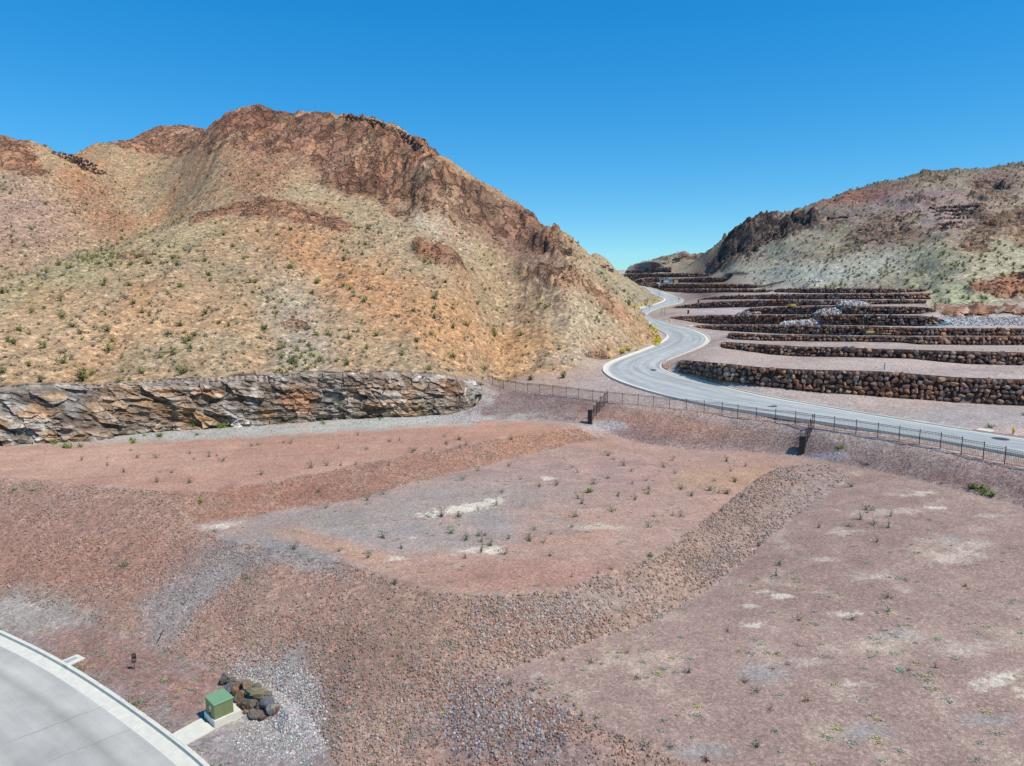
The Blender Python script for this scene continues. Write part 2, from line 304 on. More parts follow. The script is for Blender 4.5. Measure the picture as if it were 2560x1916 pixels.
G['slope_toe'] = pts([(-700, 1400, N_, -22.4), (-250, 1450, N_, -22.4), (0, 1490, N_, -22.4), (150, 1535, N_, -22.4), (300, 1588, N_, -22.4), (430, 1640, N_, -22.5), (530, 1668, N_, -22.5), (640, 1700, N_, -22.4), (760, 1770, N_, -22.4), (810, 1850, N_, -22.5), (850, 1940, N_, -22.5), (1000, 2120, N_, -22.6), (1200, 2400, N_, -22.8)])
G['slope_edge'] = pts([(1150, 1760, N_, -20.9), (1100, 1850, N_, -21.4), (1200, 2000, N_, -21.6), (1500, 2200, N_, -21.8)])
G['fence'] = pts([(x, y, Y) for x, y, Y in FENCE])
G['fence_back'] = [(x+.5, y+1.5, z) for x, y, z in G['fence']]
rl, rr = pts(ROAD_L), pts(ROAD_R)
def spline(p, step=0.5):
    p = np.array(p, float); n = len(p); e = np.vstack([2*p[0]-p[1], p, 2*p[-1]-p[-2]]); out = []
    for i in range(n-1):
        a, b, c, d = e[i:i+4]; L = np.linalg.norm(c-b); k = max(2, int(L/step))
        s = np.linspace(0, 1, k, endpoint=False)[:, None]
        # centripetal-ish Catmull-Rom with tangents limited by the span
        m1 = (c-a)*(L/(np.linalg.norm(b-a)+L+1e-6)); m2 = (d-b)*(L/(np.linalg.norm(d-c)+L+1e-6))
        out.append((2*s**3-3*s**2+1)*b+(s**3-2*s**2+s)*m1+(-2*s**3+3*s**2)*c+(s**3-s**2)*m2)
    out.append(p[-1:]); return np.vstack(out)
RL, RR = spline(rl, 1.0), spline(rr, 1.0)
def smooth_line(p, k=5, it=3):
    p = p.copy()
    for _ in range(it):
        q = p.copy()
        for d in range(1, k): q[k:-k] += p[k-d:-k-d]+p[k+d:len(p)-k+d]
        q[k:-k] /= (2*k-1); p[k:-k] = q[k:-k]
    return p
RL, RR = smooth_line(RL, 3, 2), smooth_line(RR, 3, 2)
KL = smooth_line(spline(pts(KERB_LOW), 0.5), 4, 3)

# ------------------------------------------------------------------ hills: elevation tangent interpolated over (u, ln Y)
def hillcol(px, p0, Y0, segs, back=True):
    """walks up a column of the picture with the ground slope given per segment"""
    u, t = ray(px, p0); Y = Y0; z = t*Y; out = [(px, p0, Y)]
    for py, s in segs:
        u, t = ray(px, py); Yn = (z - s*Y)/(t-s); 
        if not (Yn > Y): Yn = Y*1.02
        Y = Yn; z = t*Y; out.append((px, py, Y))
    if back:
        for k, d in ((1.12, 0.05), (1.5, 0.30), (2.2, 0.32)):
            Yb = Y*k; zb = z - (Yb-Y)*d; out.append(('w', (u*Yb, Yb, zb)))
    return out
def zY(px, py, z): return P(px, py, z=z)[1]
LEFT = [
 hillcol(-1100, 1010, 70, [(850, .35), (740, .35), (680, .13), (560, .42), (430, .5), (300, .5), (220, .5)]),
 hillcol(-500, 988, 74, [(850, .35), (740, .35), (690, .13), (580, .4), (450, .5), (330, .5), (250, .5)]),
 hillcol(-180, 976, 76.8, [(850, .35), (745, .35), (700, .13), (600, .4), (500, .5), (400, .5), (310, .55)]),
 hillcol(0, 967, 78.2, [(850, .35), (738, .35), (700, .12), (600, .4), (500, .5), (420, .55), (340, .6)]),
 hillcol(110, 969, 79.8, [(850, .35), (700, .37), (668, .12), (590, .4), (500, .5), (430, .55), (372, .6)]),
 hillcol(250, 963, 81.7, [(850, .35), (750, .4), (655, .4), (622, .12), (560, .4), (480, .5), (430, .55), (357, .6)]),
 hillcol(430, 950, 84.4, [(850, .35), (750, .4), (650, .42), (575, .42), (548, .15), (480, .5), (400, .5), (315, .55)]),
 hillcol(545, 943, 86.2, [(850, .35), (750, .4), (650, .42), (570, .43), (520, .4), (460, .42), (390, .5), (320, .6), (291, .7)]),
 hillcol(650, 941, 87.8, [(850, .35), (750, .4), (650, .42), (560, .45), (500, .55), (450, .42), (380, .5), (320, .6), (270, .8)]),
 hillcol(850, 936, 91.2, [(850, .35), (750, .4), (650, .42), (570, .5), (500, .38), (430, .6), (350, .8), (288, 1.0)]),
 hillcol(1000, 936, 93.8, [(850, .35), (750, .4), (650, .42), (580, .45), (520, .4), (450, .8), (318, 1.1)]),
 hillcol(1100, 938, 96.6, [(850, .35), (760, .4), (690, .42), (640, .6), (560, .4), (500, .9), (398, 1.2)]),
 hillcol(1200, 948, 102, [(860, .36), (780, .4), (710, .4), (640, .4), (590, .5), (540, .9), (476, 1.2)]),
 hillcol(1300, 940, zY(1300, 940, -14), [(860, .38), (790, .4), (720, .42), (670, .6), (620, .5), (570, .9), (531, 1.1)]),
 hillcol(1385, 932, zY(1385, 932, -13.4), [(860, .4), (800, .45), (740, .45), (690, .6), (650, .5), (610, .9), (567, 1.1)]),
 hillcol(1430, 926, zY(1430, 926, -13.2), [(860, .5), (800, .5), (740, .5), (700, .5), (672, .5), (629, .7)]),
 hillcol(1490, 903, zY(1490, 903, -12.9), [(840, .6), (780, .6), (730, .6), (700, .6)], False) + [(1460, 655, 335), (1490, 696, 250), (1490, 682, 310), (1490, 668, 350), (1490, 685, 430), (1490, 740, 700)],
 hillcol(1550, 888, zY(1550, 888, -12.3), [(830, .7), (780, .7), (737, .7)], False) + [(1550, 731, 255), (1550, 715, 310), (1548, 693, 395), (1550, 712, 470), (1550, 760, 700), (1520, 682, 370), (1555, 698, 358), (1535, 692, 340), (1525, 690, 440), (1575, 701, 375), (1575, 728, 445)],
 hillcol(1600, 873, zY(1600, 873, -11.9), [(830, .8), (795, .8)], False) + [(1600, 771, 240), (1600, 748, 285), (1600, 717, 345), (1600, 735, 420), (1600, 770, 700)],
 [(1640, 856, zY(1640, 856, -11)), (1640, 836, zY(1640, 836, -10.1)), (1622, 818, zY(1622, 818, -9.2)), (1640, 742, 303), (1655, 748, 288)],
 hillcol(1240, 952, 116, [(870, .38), (790, .40), (710, .42)], False), [(1214, 957, 109.5), (1224, 955, 115.5)],
]
RIGHT = [
 [(1566, 676, 500), (1600, 663, 500), (1640, 650, 500), (1700, 633, 500)],
 hillcol(1700, 682, 392, [(665, .3), (650, .3), (634, .4)]),
 hillcol(1800, 689, 310, [(660, .3), (630, .35), (600, .45)]),
 hillcol(1850, 704, 268, [(660, .3), (630, .35), (600, .4), (569, .6)]),
 hillcol(1917, 709, 248, [(660, .3), (610, .35), (580, .5), (535, .9)]),
 hillcol(1980, 713, 226, [(650, .3), (600, .35), (554, .4)]),
 hillcol(2060, 716, 208, [(650, .3), (600, .35), (550, .4), (505, .5)]),
 hillcol(2150, 718, 196, [(650, .3), (600, .33), (550, .38), (500, .4), (469, .45)]),
 hillcol(2300, 722, 182, [(650, .32), (600, .35), (550, .38), (500, .4), (440, .45)]),
 hillcol(2350, 752, 158, [(700, .38), (650, .38), (600, .36), (550, .38), (480, .42), (433, .45)]),
 hillcol(2430, 756, 153, [(700, .45), (650, .42), (600, .4), (550, .42), (480, .45), (424, .5)]),
 hillcol(2560, 758, 150, [(700, .5), (650, .5), (600, .55), (520, .55), (460, .45), (408, .5)]),
 hillcol(2800, 770, 147, [(700, .5), (650, .5), (600, .5), (520, .5), (450, .45), (400, .5)]),
 hillcol(3300, 780, 142, [(700, .5), (600, .5), (500, .5), (390, .5)]),
]
def last(c): return [r for r in c if r[0] != 'w'][-1]
YR_ = last(RIGHT[8])[2]
for q_ in range(9, len(RIGHT)):
    c_ = [r for r in RIGHT[q_] if r[0] != 'w']; y0_ = c_[1][2]; ye_ = c_[-1][2]; c_ = c_[:2]+[(r[0], r[1], y0_+(r[2]-y0_)*(YR_+6-y0_)/(ye_-y0_)) for r in c_[2:]]
    w_ = P(*c_[-1]); RIGHT[q_] = c_+[('w', (w_[0]*k_, w_[1]*k_, w_[2]-w_[1]*(k_-1)*d_)) for k_, d_ in ((1.12, .05), (1.5, .3), (2.2, .32))]
def hill_points(cols):
    out = []
    for c in cols:
        for r in c:
            w = r[1] if r[0] == 'w' else P(*r)
            out.append((w[0]/w[1], math.log(w[1]), w[2]/w[1]))
    return np.array(out)
class TPS:
    def __init__(s, p, sc=(1.0, 0.9), lam=2e-4):
        s.sc = np.array(sc); s.c = p[:, :2]*s.sc; n = len(p)
        K = s.k(np.linalg.norm(s.c[:, None]-s.c[None], axis=2)) + lam*np.eye(n)
        Q = np.hstack([np.ones((n, 1)), s.c]); M = np.zeros((n+3, n+3)); M[:n, :n] = K; M[:n, n:] = Q; M[n:, :n] = Q.T
        s.w = np.linalg.solve(M, np.concatenate([p[:, 2], np.zeros(3)]))
    def k(s, r): return r*r*np.log(r+1e-9)
    def __call__(s, u, v):
        q = np.stack([u*s.sc[0], v*s.sc[1]], -1); r = np.zeros(u.shape)+s.w[-3]+s.w[-2]*q[..., 0]+s.w[-1]*q[..., 1]
        for i in range(len(s.c)): r += s.w[i]*s.k(np.hypot(q[..., 0]-s.c[i, 0], q[..., 1]-s.c[i, 1]))
        return r

# ------------------------------------------------------------------ the terrain grid: X/Y across, ln Y away from the eye
NU, NV = 1380, 1560
U = np.linspace(-1.02, 1.02, NU); LV = np.linspace(math.log(15.5), math.log(1100), NV)
du, dv = U[1]-U[0], LV[1]-LV[0]
UU, VV = np.meshgrid(U, LV); YY = np.exp(VV); XX = UU*YY
def cell(x, y): return (x/y-U[0])/du, (np.log(y)-LV[0])/dv
def up(c, shape):    # bilinear resize of a coarse array
    n, m = c.shape; a = np.linspace(0, n-1, shape[0]); b = np.linspace(0, m-1, shape[1])
    i = np.clip(a.astype(int), 0, n-2); j = np.clip(b.astype(int), 0, m-2); fa = (a-i)[:, None]; fb = (b-j)[None]
    return (c[i][:, j]*(1-fa)+c[i+1][:, j]*fa)*(1-fb)+(c[i][:, j+1]*(1-fa)+c[i+1][:, j+1]*fa)*fb
cu, cv = np.meshgrid(np.linspace(U[0], U[-1], 300), np.linspace(LV[0], LV[-1], 340))
TL = up(TPS(hill_points(LEFT))(cu, cv), YY.shape)*YY
TR = up(TPS(hill_points(RIGHT))(cu, cv), YY.shape)*YY

def inpoly(x, y, poly):
    r = np.zeros(x.shape, bool); n = len(poly)
    for i in range(n):
        x1, y1 = poly[i]; x2, y2 = poly[(i+1) % n]
        if y1 == y2: continue
        k = ((y1 > y) != (y2 > y)) & (x < (x2-x1)*(y-y1)/(y2-y1)+x1)
        r ^= k
    return r
CT = [(-1100, 1010, 70.5), (-700, 996, 72.6), (-250, 978, 76.5), (0, 965, 78.2), (150, 966, 80.5), (230, 962, 81.4), (300, 957, 82.5), (420, 949, 84.2), (500, 945, 85.4), (700, 937, 88.6), (850, 934, 91.2), (1000, 934, 93.8), (1100, 937, 96.6), (1176, 948, 101.5), (1212, 957, 108)]
toeL = [tuple(p) for p in spline([P(*r) for r in CT], 2.0)]; NCT = len(toeL)
toeL += [P(1224, 955, 115.5)]+[P(*r[0]) for r in LEFT[13:16]]+[P(*LEFT[16][0]), P(*LEFT[17][0]), P(*LEFT[18][0]), P(1640, 856, z=-11), P(1640, 836, z=-10.1), P(1622, 818, z=-9.2)]
toeL += [P(1600, 797, 204), P(1583, 777, 234), P(1600, 771, 246), P(1637, 763, 259), P(1648, 754, 276), P(1652, 748, 290), P(1640, 742, 305), P(1628, 737, 318), P(1615, 727, 338), P(1604, 719, 354), P(1584, 711, 384), P(1560, 704, 418), P(1536, 692, 460)]
polyL = [(p[0]/p[1], math.log(p[1])) for p in toeL]+[(0.10, math.log(480)), (0.0, math.log(560)), (-0.1, 7.2), (-1.5, 7.2), (-1.5, math.log(60))]
toeR = [P(1568, 677, 480), P(1641, 668, 428), P(1680, 667, 404), P(1700, 683, 388), P(1770, 684, 345), P(1793, 690, 325), P(1815, 694, 296), P(1850, 699, 274), P(1872, 702, 266), P(1900, 710.6, 243), P(1970, 716, 229), P(2000, 719, 212), P(2102, 719.5, 185), P(2203, 720, 176), P(2325, 723, 172),
        P(2331, 733, 162), P(2322, 750, 153.5), P(2345, 756, 150), P(2380, 765, 147), P(2450, 760, 151), P(2560, 758, 150), P(2800, 770, 147), P(3300, 780, 142)]
polyR = [(p[0]/p[1], math.log(p[1])) for p in toeR]+[(1.6, 7.2), (0.17, 7.2)]
inL, inR = inpoly(UU, VV, polyL), inpoly(UU, VV, polyR)

fixv = np.zeros(YY.shape); fixn = np.zeros(YY.shape)
def stamp(line, w=1.0):
    line = np.array(line, float)
    for a, b in zip(line[:-1], line[1:]):
        ca = np.array(cell(a[0], a[1])); cb = np.array(cell(b[0], b[1]))
        n = max(2, int(np.abs(cb-ca).max()*2.5)); s = np.linspace(0, 1, n)[:, None]
        p = a+(b-a)*s; c0, c1 = cell(p[:, 0], p[:, 1]); j = np.rint(c0).astype(int); i = np.rint(c1).astype(int)
        k = (i >= 0) & (i < NV) & (j >= 0) & (j < NU)
        np.add.at(fixv, (i[k], j[k]), p[k, 2]*w); np.add.at(fixn, (i[k], j[k]), w)
for k, l in G.items(): stamp(l)
WB, WT = [], []
for w in WALLS:
    b = [P(r[0], r[1], r[3]) for r in w]
    Yo = 0.75 if w[0][3] < 200 else 1.3
    t = [P(r[0], r[2], r[3]+Yo) for r in w]
    t = [(a[0], a[1], max(a[2], c[2]+0.02)) for a, c in zip(t, b)]
    WB.append(b); WT.append(t); stamp(b); stamp(t)
    stamp([(x*(y+Yo)/y, y+Yo, z) for x, y, z in t])
DROP = 0.16
stamp(RL-np.array([0, 0, DROP-.13])); stamp(RR-np.array([0, 0, DROP-.13])); stamp(KL+np.array([0, 0, .10]))
stamp(toeL[:NCT]); stamp([(x*(y-.45)/y, y-.45, -17.0) for x, y, z in toeL[:NCT-3]])
stamp(pts([(400, 1822), (450, 1790), (500, 1762), (560, 1728), (600, 1765), (650, 1802), (700, 1836)], -22.97)); stamp(pts([(600, 1697), (650, 1712), (690, 1742), (722, 1790)], -22.3))
stamp(pts([(480, 1880), (560, 1830), (625, 1800)], -22.97)); stamp(pts([(500, 1800), (603, 1793)], -22.99)); stamp(pts([(140, 1640), (200, 1622), (228, 1646), (180, 1680)], -22.99)); stamp(pts([(430, 1850), (520, 1810)], -22.99))
# ground of the quarry bay at the right, in front of the brown rock cut
stamp([P(2360, 808, 135), P(2480, 812, 130), P(2560, 814, 129), (P(2750, 816, 129))])
stamp([P(2362, 797, 140), P(2420, 797, 142), P(2560, 793, 145), P(2750, 794, 145)])
stamp([P(1500, 676, 560), P(1566, 676, 540), P(1600, 674, 540)])
stamp([P(1450, 700, 640), P(1700, 700, 640)])
hz = np.where(inL, TL, TR); hm = inL | inR
has = fixn > 0
val = np.where(has, fixv/np.maximum(fixn, 1), 0)
fixed = has | hm; val = np.where(hm & ~has, hz, val)
val = np.where(hm, hz, val)
def solve(val, fixed):
    if min(val.shape) <= 24:
        z = np.where(fixed, val, val[fixed].mean() if fixed.any() else 0.0)
        it = 400
    else:
        n, m = val.shape[0]//2*2, val.shape[1]//2*2
        f = fixed[:n, :m].astype(float); v = (val*fixed)[:n, :m]
        f4 = f.reshape(n//2, 2, m//2, 2).sum((1, 3)); v4 = v.reshape(n//2, 2, m//2, 2).sum((1, 3))
        c = solve(np.where(f4 > 0, v4/np.maximum(f4, 1), 0), f4 > 0)
        z = up(c, val.shape); z = np.where(fixed, val, z); it = 60
    ii, jj = np.indices(val.shape); red = ((ii+jj) & 1 == 0) & ~fixed; blk = ((ii+jj) & 1 == 1) & ~fixed
    for _ in range(it):
        for msk in (red, blk):
            p = np.pad(z, 1, mode='edge'); a = (p[:-2, 1:-1]+p[2:, 1:-1]+p[1:-1, :-2]+p[1:-1, 2:])*0.25
            z = np.where(msk, a, z)
    return z
ZZ = solve(val, fixed)
PX, PY = proj(XX, YY, ZZ)      # where each ground point stands in the photo: used only to look soil colours up

def blur(a, k):
    for ax in (0, 1):
        for _ in range(2):
            p = np.pad(a, [(k+1, k) if i == ax else (0, 0) for i in (0, 1)], mode='edge'); c = np.cumsum(p, axis=ax)
            a = (np.take(c, range(2*k+1, c.shape[ax]), axis=ax)-np.take(c, range(0, c.shape[ax]-2*k-1), axis=ax))/(2*k+1)
    return a
# road and lower street beds are cut out of the soil a little deeper than their kerbs
def ribbon_pairs(Lp, Rp):
    d = np.array([np.argmin(((Rp[:, :2]-p[:2])**2).sum(1)) for p in Lp]); d = np.maximum.accumulate(d); return Rp[d]
RPAIR = ribbon_pairs(RL, RR)
roadpoly = [(p[0]/p[1], math.log(p[1])) for p in RL]+[(p[0]/p[1], math.log(p[1])) for p in RR[::-1]]
inroad = inpoly(UU, VV, roadpoly)
lowpoly = [(p[0]/p[1], math.log(p[1])) for p in KL]+[(-1.6, math.log(10)), (-1.6, math.log(50))]
inlow = inpoly(UU, VV, lowpoly)
# ------------------------------------------------------------------ relief
def pm(poly, k=3, Y=None):
    m = inpoly(PX, PY, poly).astype(float)
    if Y: m *= (YY > Y[0]) & (YY < Y[1])
    return blur(m, k) if k else m
def wpm(poly, k=3):
    return blur(inpoly(UU, VV, [(p[0]/p[1], math.log(p[1])) for p in poly]).astype(float), k)
hL = blur(inL.astype(float), 8); hR = blur(inR.astype(float), 8)
hillw = np.clip((np.maximum(hL*inL, hR*inR)-0.5)*2, 0, 1)
nearC = (YY < 75)
SL_low = wpm([*G['pad_left_crest'][:4], *G['pad_left_crest'][4:5], G['berm_toe'][0], *G['pad_mid_crest'][:7], G['pad_right_toe'][-1], *G['pad_right_crest'], *G['slope_toe'][::-1]], 2)
SL_berm = wpm([*G['pad_left_crest'][4:], *G['berm_toe'][::-1]], 1)
SL_mid = wpm([*G['pad_mid_crest'][6:], *G['pad_right_toe']], 1)
SL_fence = wpm([*[p for p in G['fence']], *G['pad_left_toe'][7:][::-1]], 3)
slope = np.clip(SL_low+SL_berm+SL_mid+SL_fence, 0, 1)
low_verge = wpm([*G['slope_toe'], *[tuple(p) for p in KL[::-40]]], 3)

CR = {  # crag outlines on the hills (photo pixels, distance range)
 'ridge': ([(250, 352), (300, 335), (350, 322), (430, 318), (540, 292), (640, 262), (700, 262), (860, 280), (1000, 328), (1110, 405), (1200, 475), (1345, 548), (1425, 605), (1440, 650), (1400, 655), (1340, 625), (1250, 592), (1150, 562), (1040, 522), (960, 508), (900, 492), (860, 470), (800, 440), (770, 395), (690, 375), (560, 372), (440, 388), (330, 385)], (150, 420)),
 'top_left': ([(-300, 300), (0, 336), (60, 350), (100, 395), (120, 440), (60, 440), (0, 410), (-300, 400)], (120, 420)),
 'shoulder': ([(600, 505), (650, 492), (710, 500), (800, 530), (890, 558), (925, 585), (850, 580), (760, 555), (640, 540), (590, 535), (480, 560), (470, 545)], (100, 260)),
 'mid': ([(815, 450), (880, 455), (950, 475), (1010, 520), (1040, 545), (990, 535), (900, 490), (820, 470)], (120, 300)),
 'slab': ([(1025, 592), (1075, 598), (1110, 615), (1150, 640), (1170, 680), (1130, 675), (1080, 650), (1040, 620)], (100, 260)),
 'spur': ([(1300, 668), (1380, 668), (1450, 692), (1500, 705), (1540, 745), (1585, 790), (1560, 800), (1490, 745), (1440, 725), (1400, 725), (1380, 720), (1310, 712)], (100, 330)),
 'toe_rock': ([(1470, 868), (1500, 858), (1530, 880), (1520, 905), (1475, 925), (1455, 915)], (100, 200)),
 'low1': ([(270, 640), (330, 622), (400, 635), (395, 648), (300, 652)], (90, 200)),
 'low2': ([(95, 730), (160, 718), (215, 728), (170, 740), (100, 742)], (80, 200)),
 'low3': ([(700, 800), (740, 785), (790, 800), (770, 835), (710, 830)], (80, 200)),
 'r_peak': ([(1820, 600), (1850, 560), (1890, 535), (1920, 525), (1960, 548), (2000, 530), (2040, 520), (2060, 560), (1990, 590), (1930, 600), (1880, 640), (1830, 655), (1760, 690), (1735, 680), (1790, 640)], (200, 600)),
 'r_top': ([(2020, 520), (2080, 480), (2160, 460), (2300, 432), (2560, 400), (2700, 400), (2700, 470), (2480, 480), (2380, 470), (2260, 475), (2160, 520), (2080, 545)], (200, 600)),
 'r_mid': ([(2110, 590), (2150, 560), (2210, 530), (2280, 530), (2300, 560), (2280, 600), (2180, 610), (2120, 640), (2060, 665), (2050, 645), (2090, 610)], (180, 500)),
 'r_right': ([(2390, 600), (2440, 570), (2500, 530), (2700, 490), (2700, 640), (2540, 620), (2500, 560), (2470, 620), (2420, 630)], (150, 500)),
 'r_near': ([(2410, 735), (2430, 705), (2480, 695), (2520, 690), (2700, 690), (2700, 740), (2500, 745)], (140, 300)),
}
crag = 0.75*sst(.13, .34, fbm(XX/11, YY/24, 5, 1, .6))*inR*(PY < 650)*(YY < 600)*(XX > 40)+0.26*sst(.2, .4, fbm(XX/6+9, YY/15, 5, 4, .6))*inL*(YY > 92)*(YY < 400)*sst(-.1, .3, fbm(XX/30, YY/50, 2, 2)); CM = {}
KF = {'shoulder': .6, 'mid': .7, 'slab': .8, 'spur': .7, 'low1': .4, 'low2': .3, 'low3': .5, 'toe_rock': .7, 'r_top': .25, 'r_mid': .4, 'r_peak': 1.5, 'r_right': .6, 'r_near': .7, 'top_left': .8}
for k, (poly, yr) in CR.items():
    m = pm(poly, 5, yr)*((inL | inR)); m = sst(0.2, 0.9, m+0.9*fbm(XX/5, YY/5, 5, 2, .65)*(m > 0.02)); CM[k] = m; crag = np.maximum(crag, m*KF.get(k, 1.0)*np.ones(YY.shape))
D = np.zeros(YY.shape)
D += (1-hillw)*(0.05*fbm(XX/6, YY/6, 4, 1)+0.015*fbm(XX*1.5, YY*1.5, 2, 4))
D += slope*(1-hillw)*(0.16*fbm(XX/2.2, YY/2.2, 5, 2)+0.05*fbm(XX*2.2, YY*2.2, 3, 5))
gul = fbm(XX/7+0.5*fbm(XX/20, YY/20, 2, 3), YY/34, 4, 3)
D += hillw*(1.3*gul*sst(0.2, 1, hillw)+0.5*fbm(XX/5, YY/5, 5, 1)+0.12*fbm(XX, YY, 3, 6))
idx = np.where(crag > 0.02); x, y, c = XX[idx], YY[idx], crag[idx]
wx = x+1.5*fbm(x/5, y/5, 3, 1); wy = y+1.5*fbm(x/5, y/5, 3, 4)
b1, b2, b3 = worley(wx/8, wy/12, 2); f1, f2, cid = worley(wx/3.4, wy/5.5, 1); g1, g2, cid2 = worley(wx/1.4, wy/2.2, 4)
top_soft = np.where(PX[idx] < 900, .35, .75)
D[idx] += top_soft*c*((cid-0.4)*3.0*sst(0.0, 0.15, f2-f1)+(cid2-0.5)*1.2*sst(0, 0.15, g2-g1)+1.6*(1-2.4*np.abs(fbm(x/9, y/12, 5, 2, .55)))-0.6+(b3-0.5)*3.6*sst(0, .1, b2-b1))
keepflat = blur((inroad | inlow).astype(float), 3)
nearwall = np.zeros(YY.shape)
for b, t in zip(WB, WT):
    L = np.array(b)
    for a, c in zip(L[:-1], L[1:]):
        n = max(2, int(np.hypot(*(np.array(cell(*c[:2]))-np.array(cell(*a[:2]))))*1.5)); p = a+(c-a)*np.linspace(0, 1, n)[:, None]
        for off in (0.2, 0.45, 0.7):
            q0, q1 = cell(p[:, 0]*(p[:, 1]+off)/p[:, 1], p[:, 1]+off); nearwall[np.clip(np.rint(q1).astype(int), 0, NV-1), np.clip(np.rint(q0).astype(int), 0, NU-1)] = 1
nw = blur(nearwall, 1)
D *= (1-np.clip(keepflat*2, 0, 1))*(1-0.7*np.clip(nw*2, 0, 1))
ZT = ZZ+D
ZT[inroad] -= 0.35; ZT[inlow] = -23.6
def hz_at(x, y):
    """ground level at a world point"""
    a, b = cell(np.asarray(x, float), np.asarray(y, float)); j = np.clip(np.floor(a).astype(int), 0, NU-2); i = np.clip(np.floor(b).astype(int), 0, NV-2)
    fa = a-j; fb = b-i
    return (ZT[i, j]*(1-fa)+ZT[i, j+1]*fa)*(1-fb)+(ZT[i+1, j]*(1-fa)+ZT[i+1, j+1]*fa)*fb
TT = ZT/YY
def hit(px, py, ymin=20, ymax=900):
    """the ground point seen at a photo pixel (relative to the eye)"""
    u, t = ray(px, py); j = int(np.clip(round((float(u)-U[0])/du), 0, NU-1)); c = TT[:, j]
    i0 = max(0, int((math.log(ymin)-LV[0])/dv)); k = np.nonzero(c[i0:] >= t)[0]
    i = i0+(k[0] if len(k) else NV-1-i0); i = max(i, 1)
    a, b = c[i-1], c[i]; f = 0.0 if b == a else min(max((t-a)/(b-a), 0), 1)
    Y = math.exp(LV[i-1]+f*dv); return (float(u)*Y, Y, float(hz_at(u*Y, Y)))

# ------------------------------------------------------------------ soil and rock colours, plus gap shade painted behind the wall boulders
C = np.zeros(YY.shape+(3,))
n_a = fbm(XX/9, YY/9, 5, 2); n_b = fbm(XX/2.2, YY/2.2, 4, 5); n_c = fbm(XX/30, YY/30, 4, 6); n_d = fbm(XX/0.9, YY/0.9, 3, 1); n_e = fbm(XX/.35, YY/.35, 4, 3, .7)
def lay(m, colr, amt=1.0):
    global C
    m = np.clip(m*amt, 0, 1)[..., None]; C = C*(1-m)+np.asarray(colr)*m
def patch(cx, cy, rx, ry, ang, colr, amt=1.0, Y=(0, 2000), rough=0.55, soft=0.5, n=None):
    rr_ = max(rx, ry)*2.6+10
    k = (np.abs(PX-cx) < rr_) & (np.abs(PY-cy) < rr_) & (YY > Y[0]) & (YY < Y[1]); i = np.nonzero(k)
    if not len(i[0]): return
    dx, dy = PX[i]-cx, PY[i]-cy; ca, sa = math.cos(R(ang)), math.sin(R(ang))
    q = np.hypot((dx*ca-dy*sa)/rx, (dx*sa+dy*ca)/ry); q = q+rough*(n_b[i]+0.6*n_d[i] if n is None else n[i])
    m = np.clip((1-sst(1-soft, 1+soft, q))*amt, 0, 1)[:, None]; C[i] = C[i]*(1-m)+np.asarray(colr)*m
C[:] = A(186, 166, 156)
lay(sst(-.2, .5, n_a), A(170, 148, 140)); lay(sst(.1, .6, n_b), A(196, 182, 174), .5)
# pads
near = (YY < 100)
pad_l = wpm([*G['pad_left_toe'][:9], *G['pad_left_crest'][::-1]], 3)
pad_m = wpm([*G['berm_toe'], *G['pad_left_toe'][11:15], *G['pad_mid_crest'][::-1]], 3)
pad_r = wpm([*G['pad_left_toe'][15:], (60, 40, -18), (60, 15, -20), *G['pad_right_crest'][::-1], *G['pad_right_toe'][::-1]], 3)
lay(pad_l, A(188, 146, 127)); lay(pad_l*sst(-.1, .5, n_a), A(200, 164, 142), .7)
lay(pad_m, A(184, 152, 138)); lay(pad_m*sst(-.1, .5, n_a), A(190, 150, 130), .6)
lay(pad_r, A(172, 145, 134)); lay(pad_r*sst(-.2, .5, n_a), A(162, 134, 124), .7); lay(pad_r*sst(.15, .6, n_b), A(192, 172, 154), .6)
gp = dict(Y=(0, 110))
patch(60, 1150, 500, 40, 0, A(204, 164, 142), .6, **gp); patch(1300, 1080, 300, 25, -5, A(196, 150, 126), .5, **gp)
patch(980, 1285, 470, 66, 10, A(166, 156, 150), .8, soft=.8, **gp); patch(1050, 1340, 300, 42, 4, A(168, 160, 156), .6, **gp)
patch(1600, 1180, 330, 40, 0, A(182, 146, 138), .5, **gp); patch(1830, 1195, 130, 34, 0, A(196, 160, 128), .6, **gp); patch(1300, 1440, 260, 40, 0, A(182, 138, 122), .7, **gp)
patch(860, 1375, 160, 26, -14, A(196, 156, 132), .8, **gp)
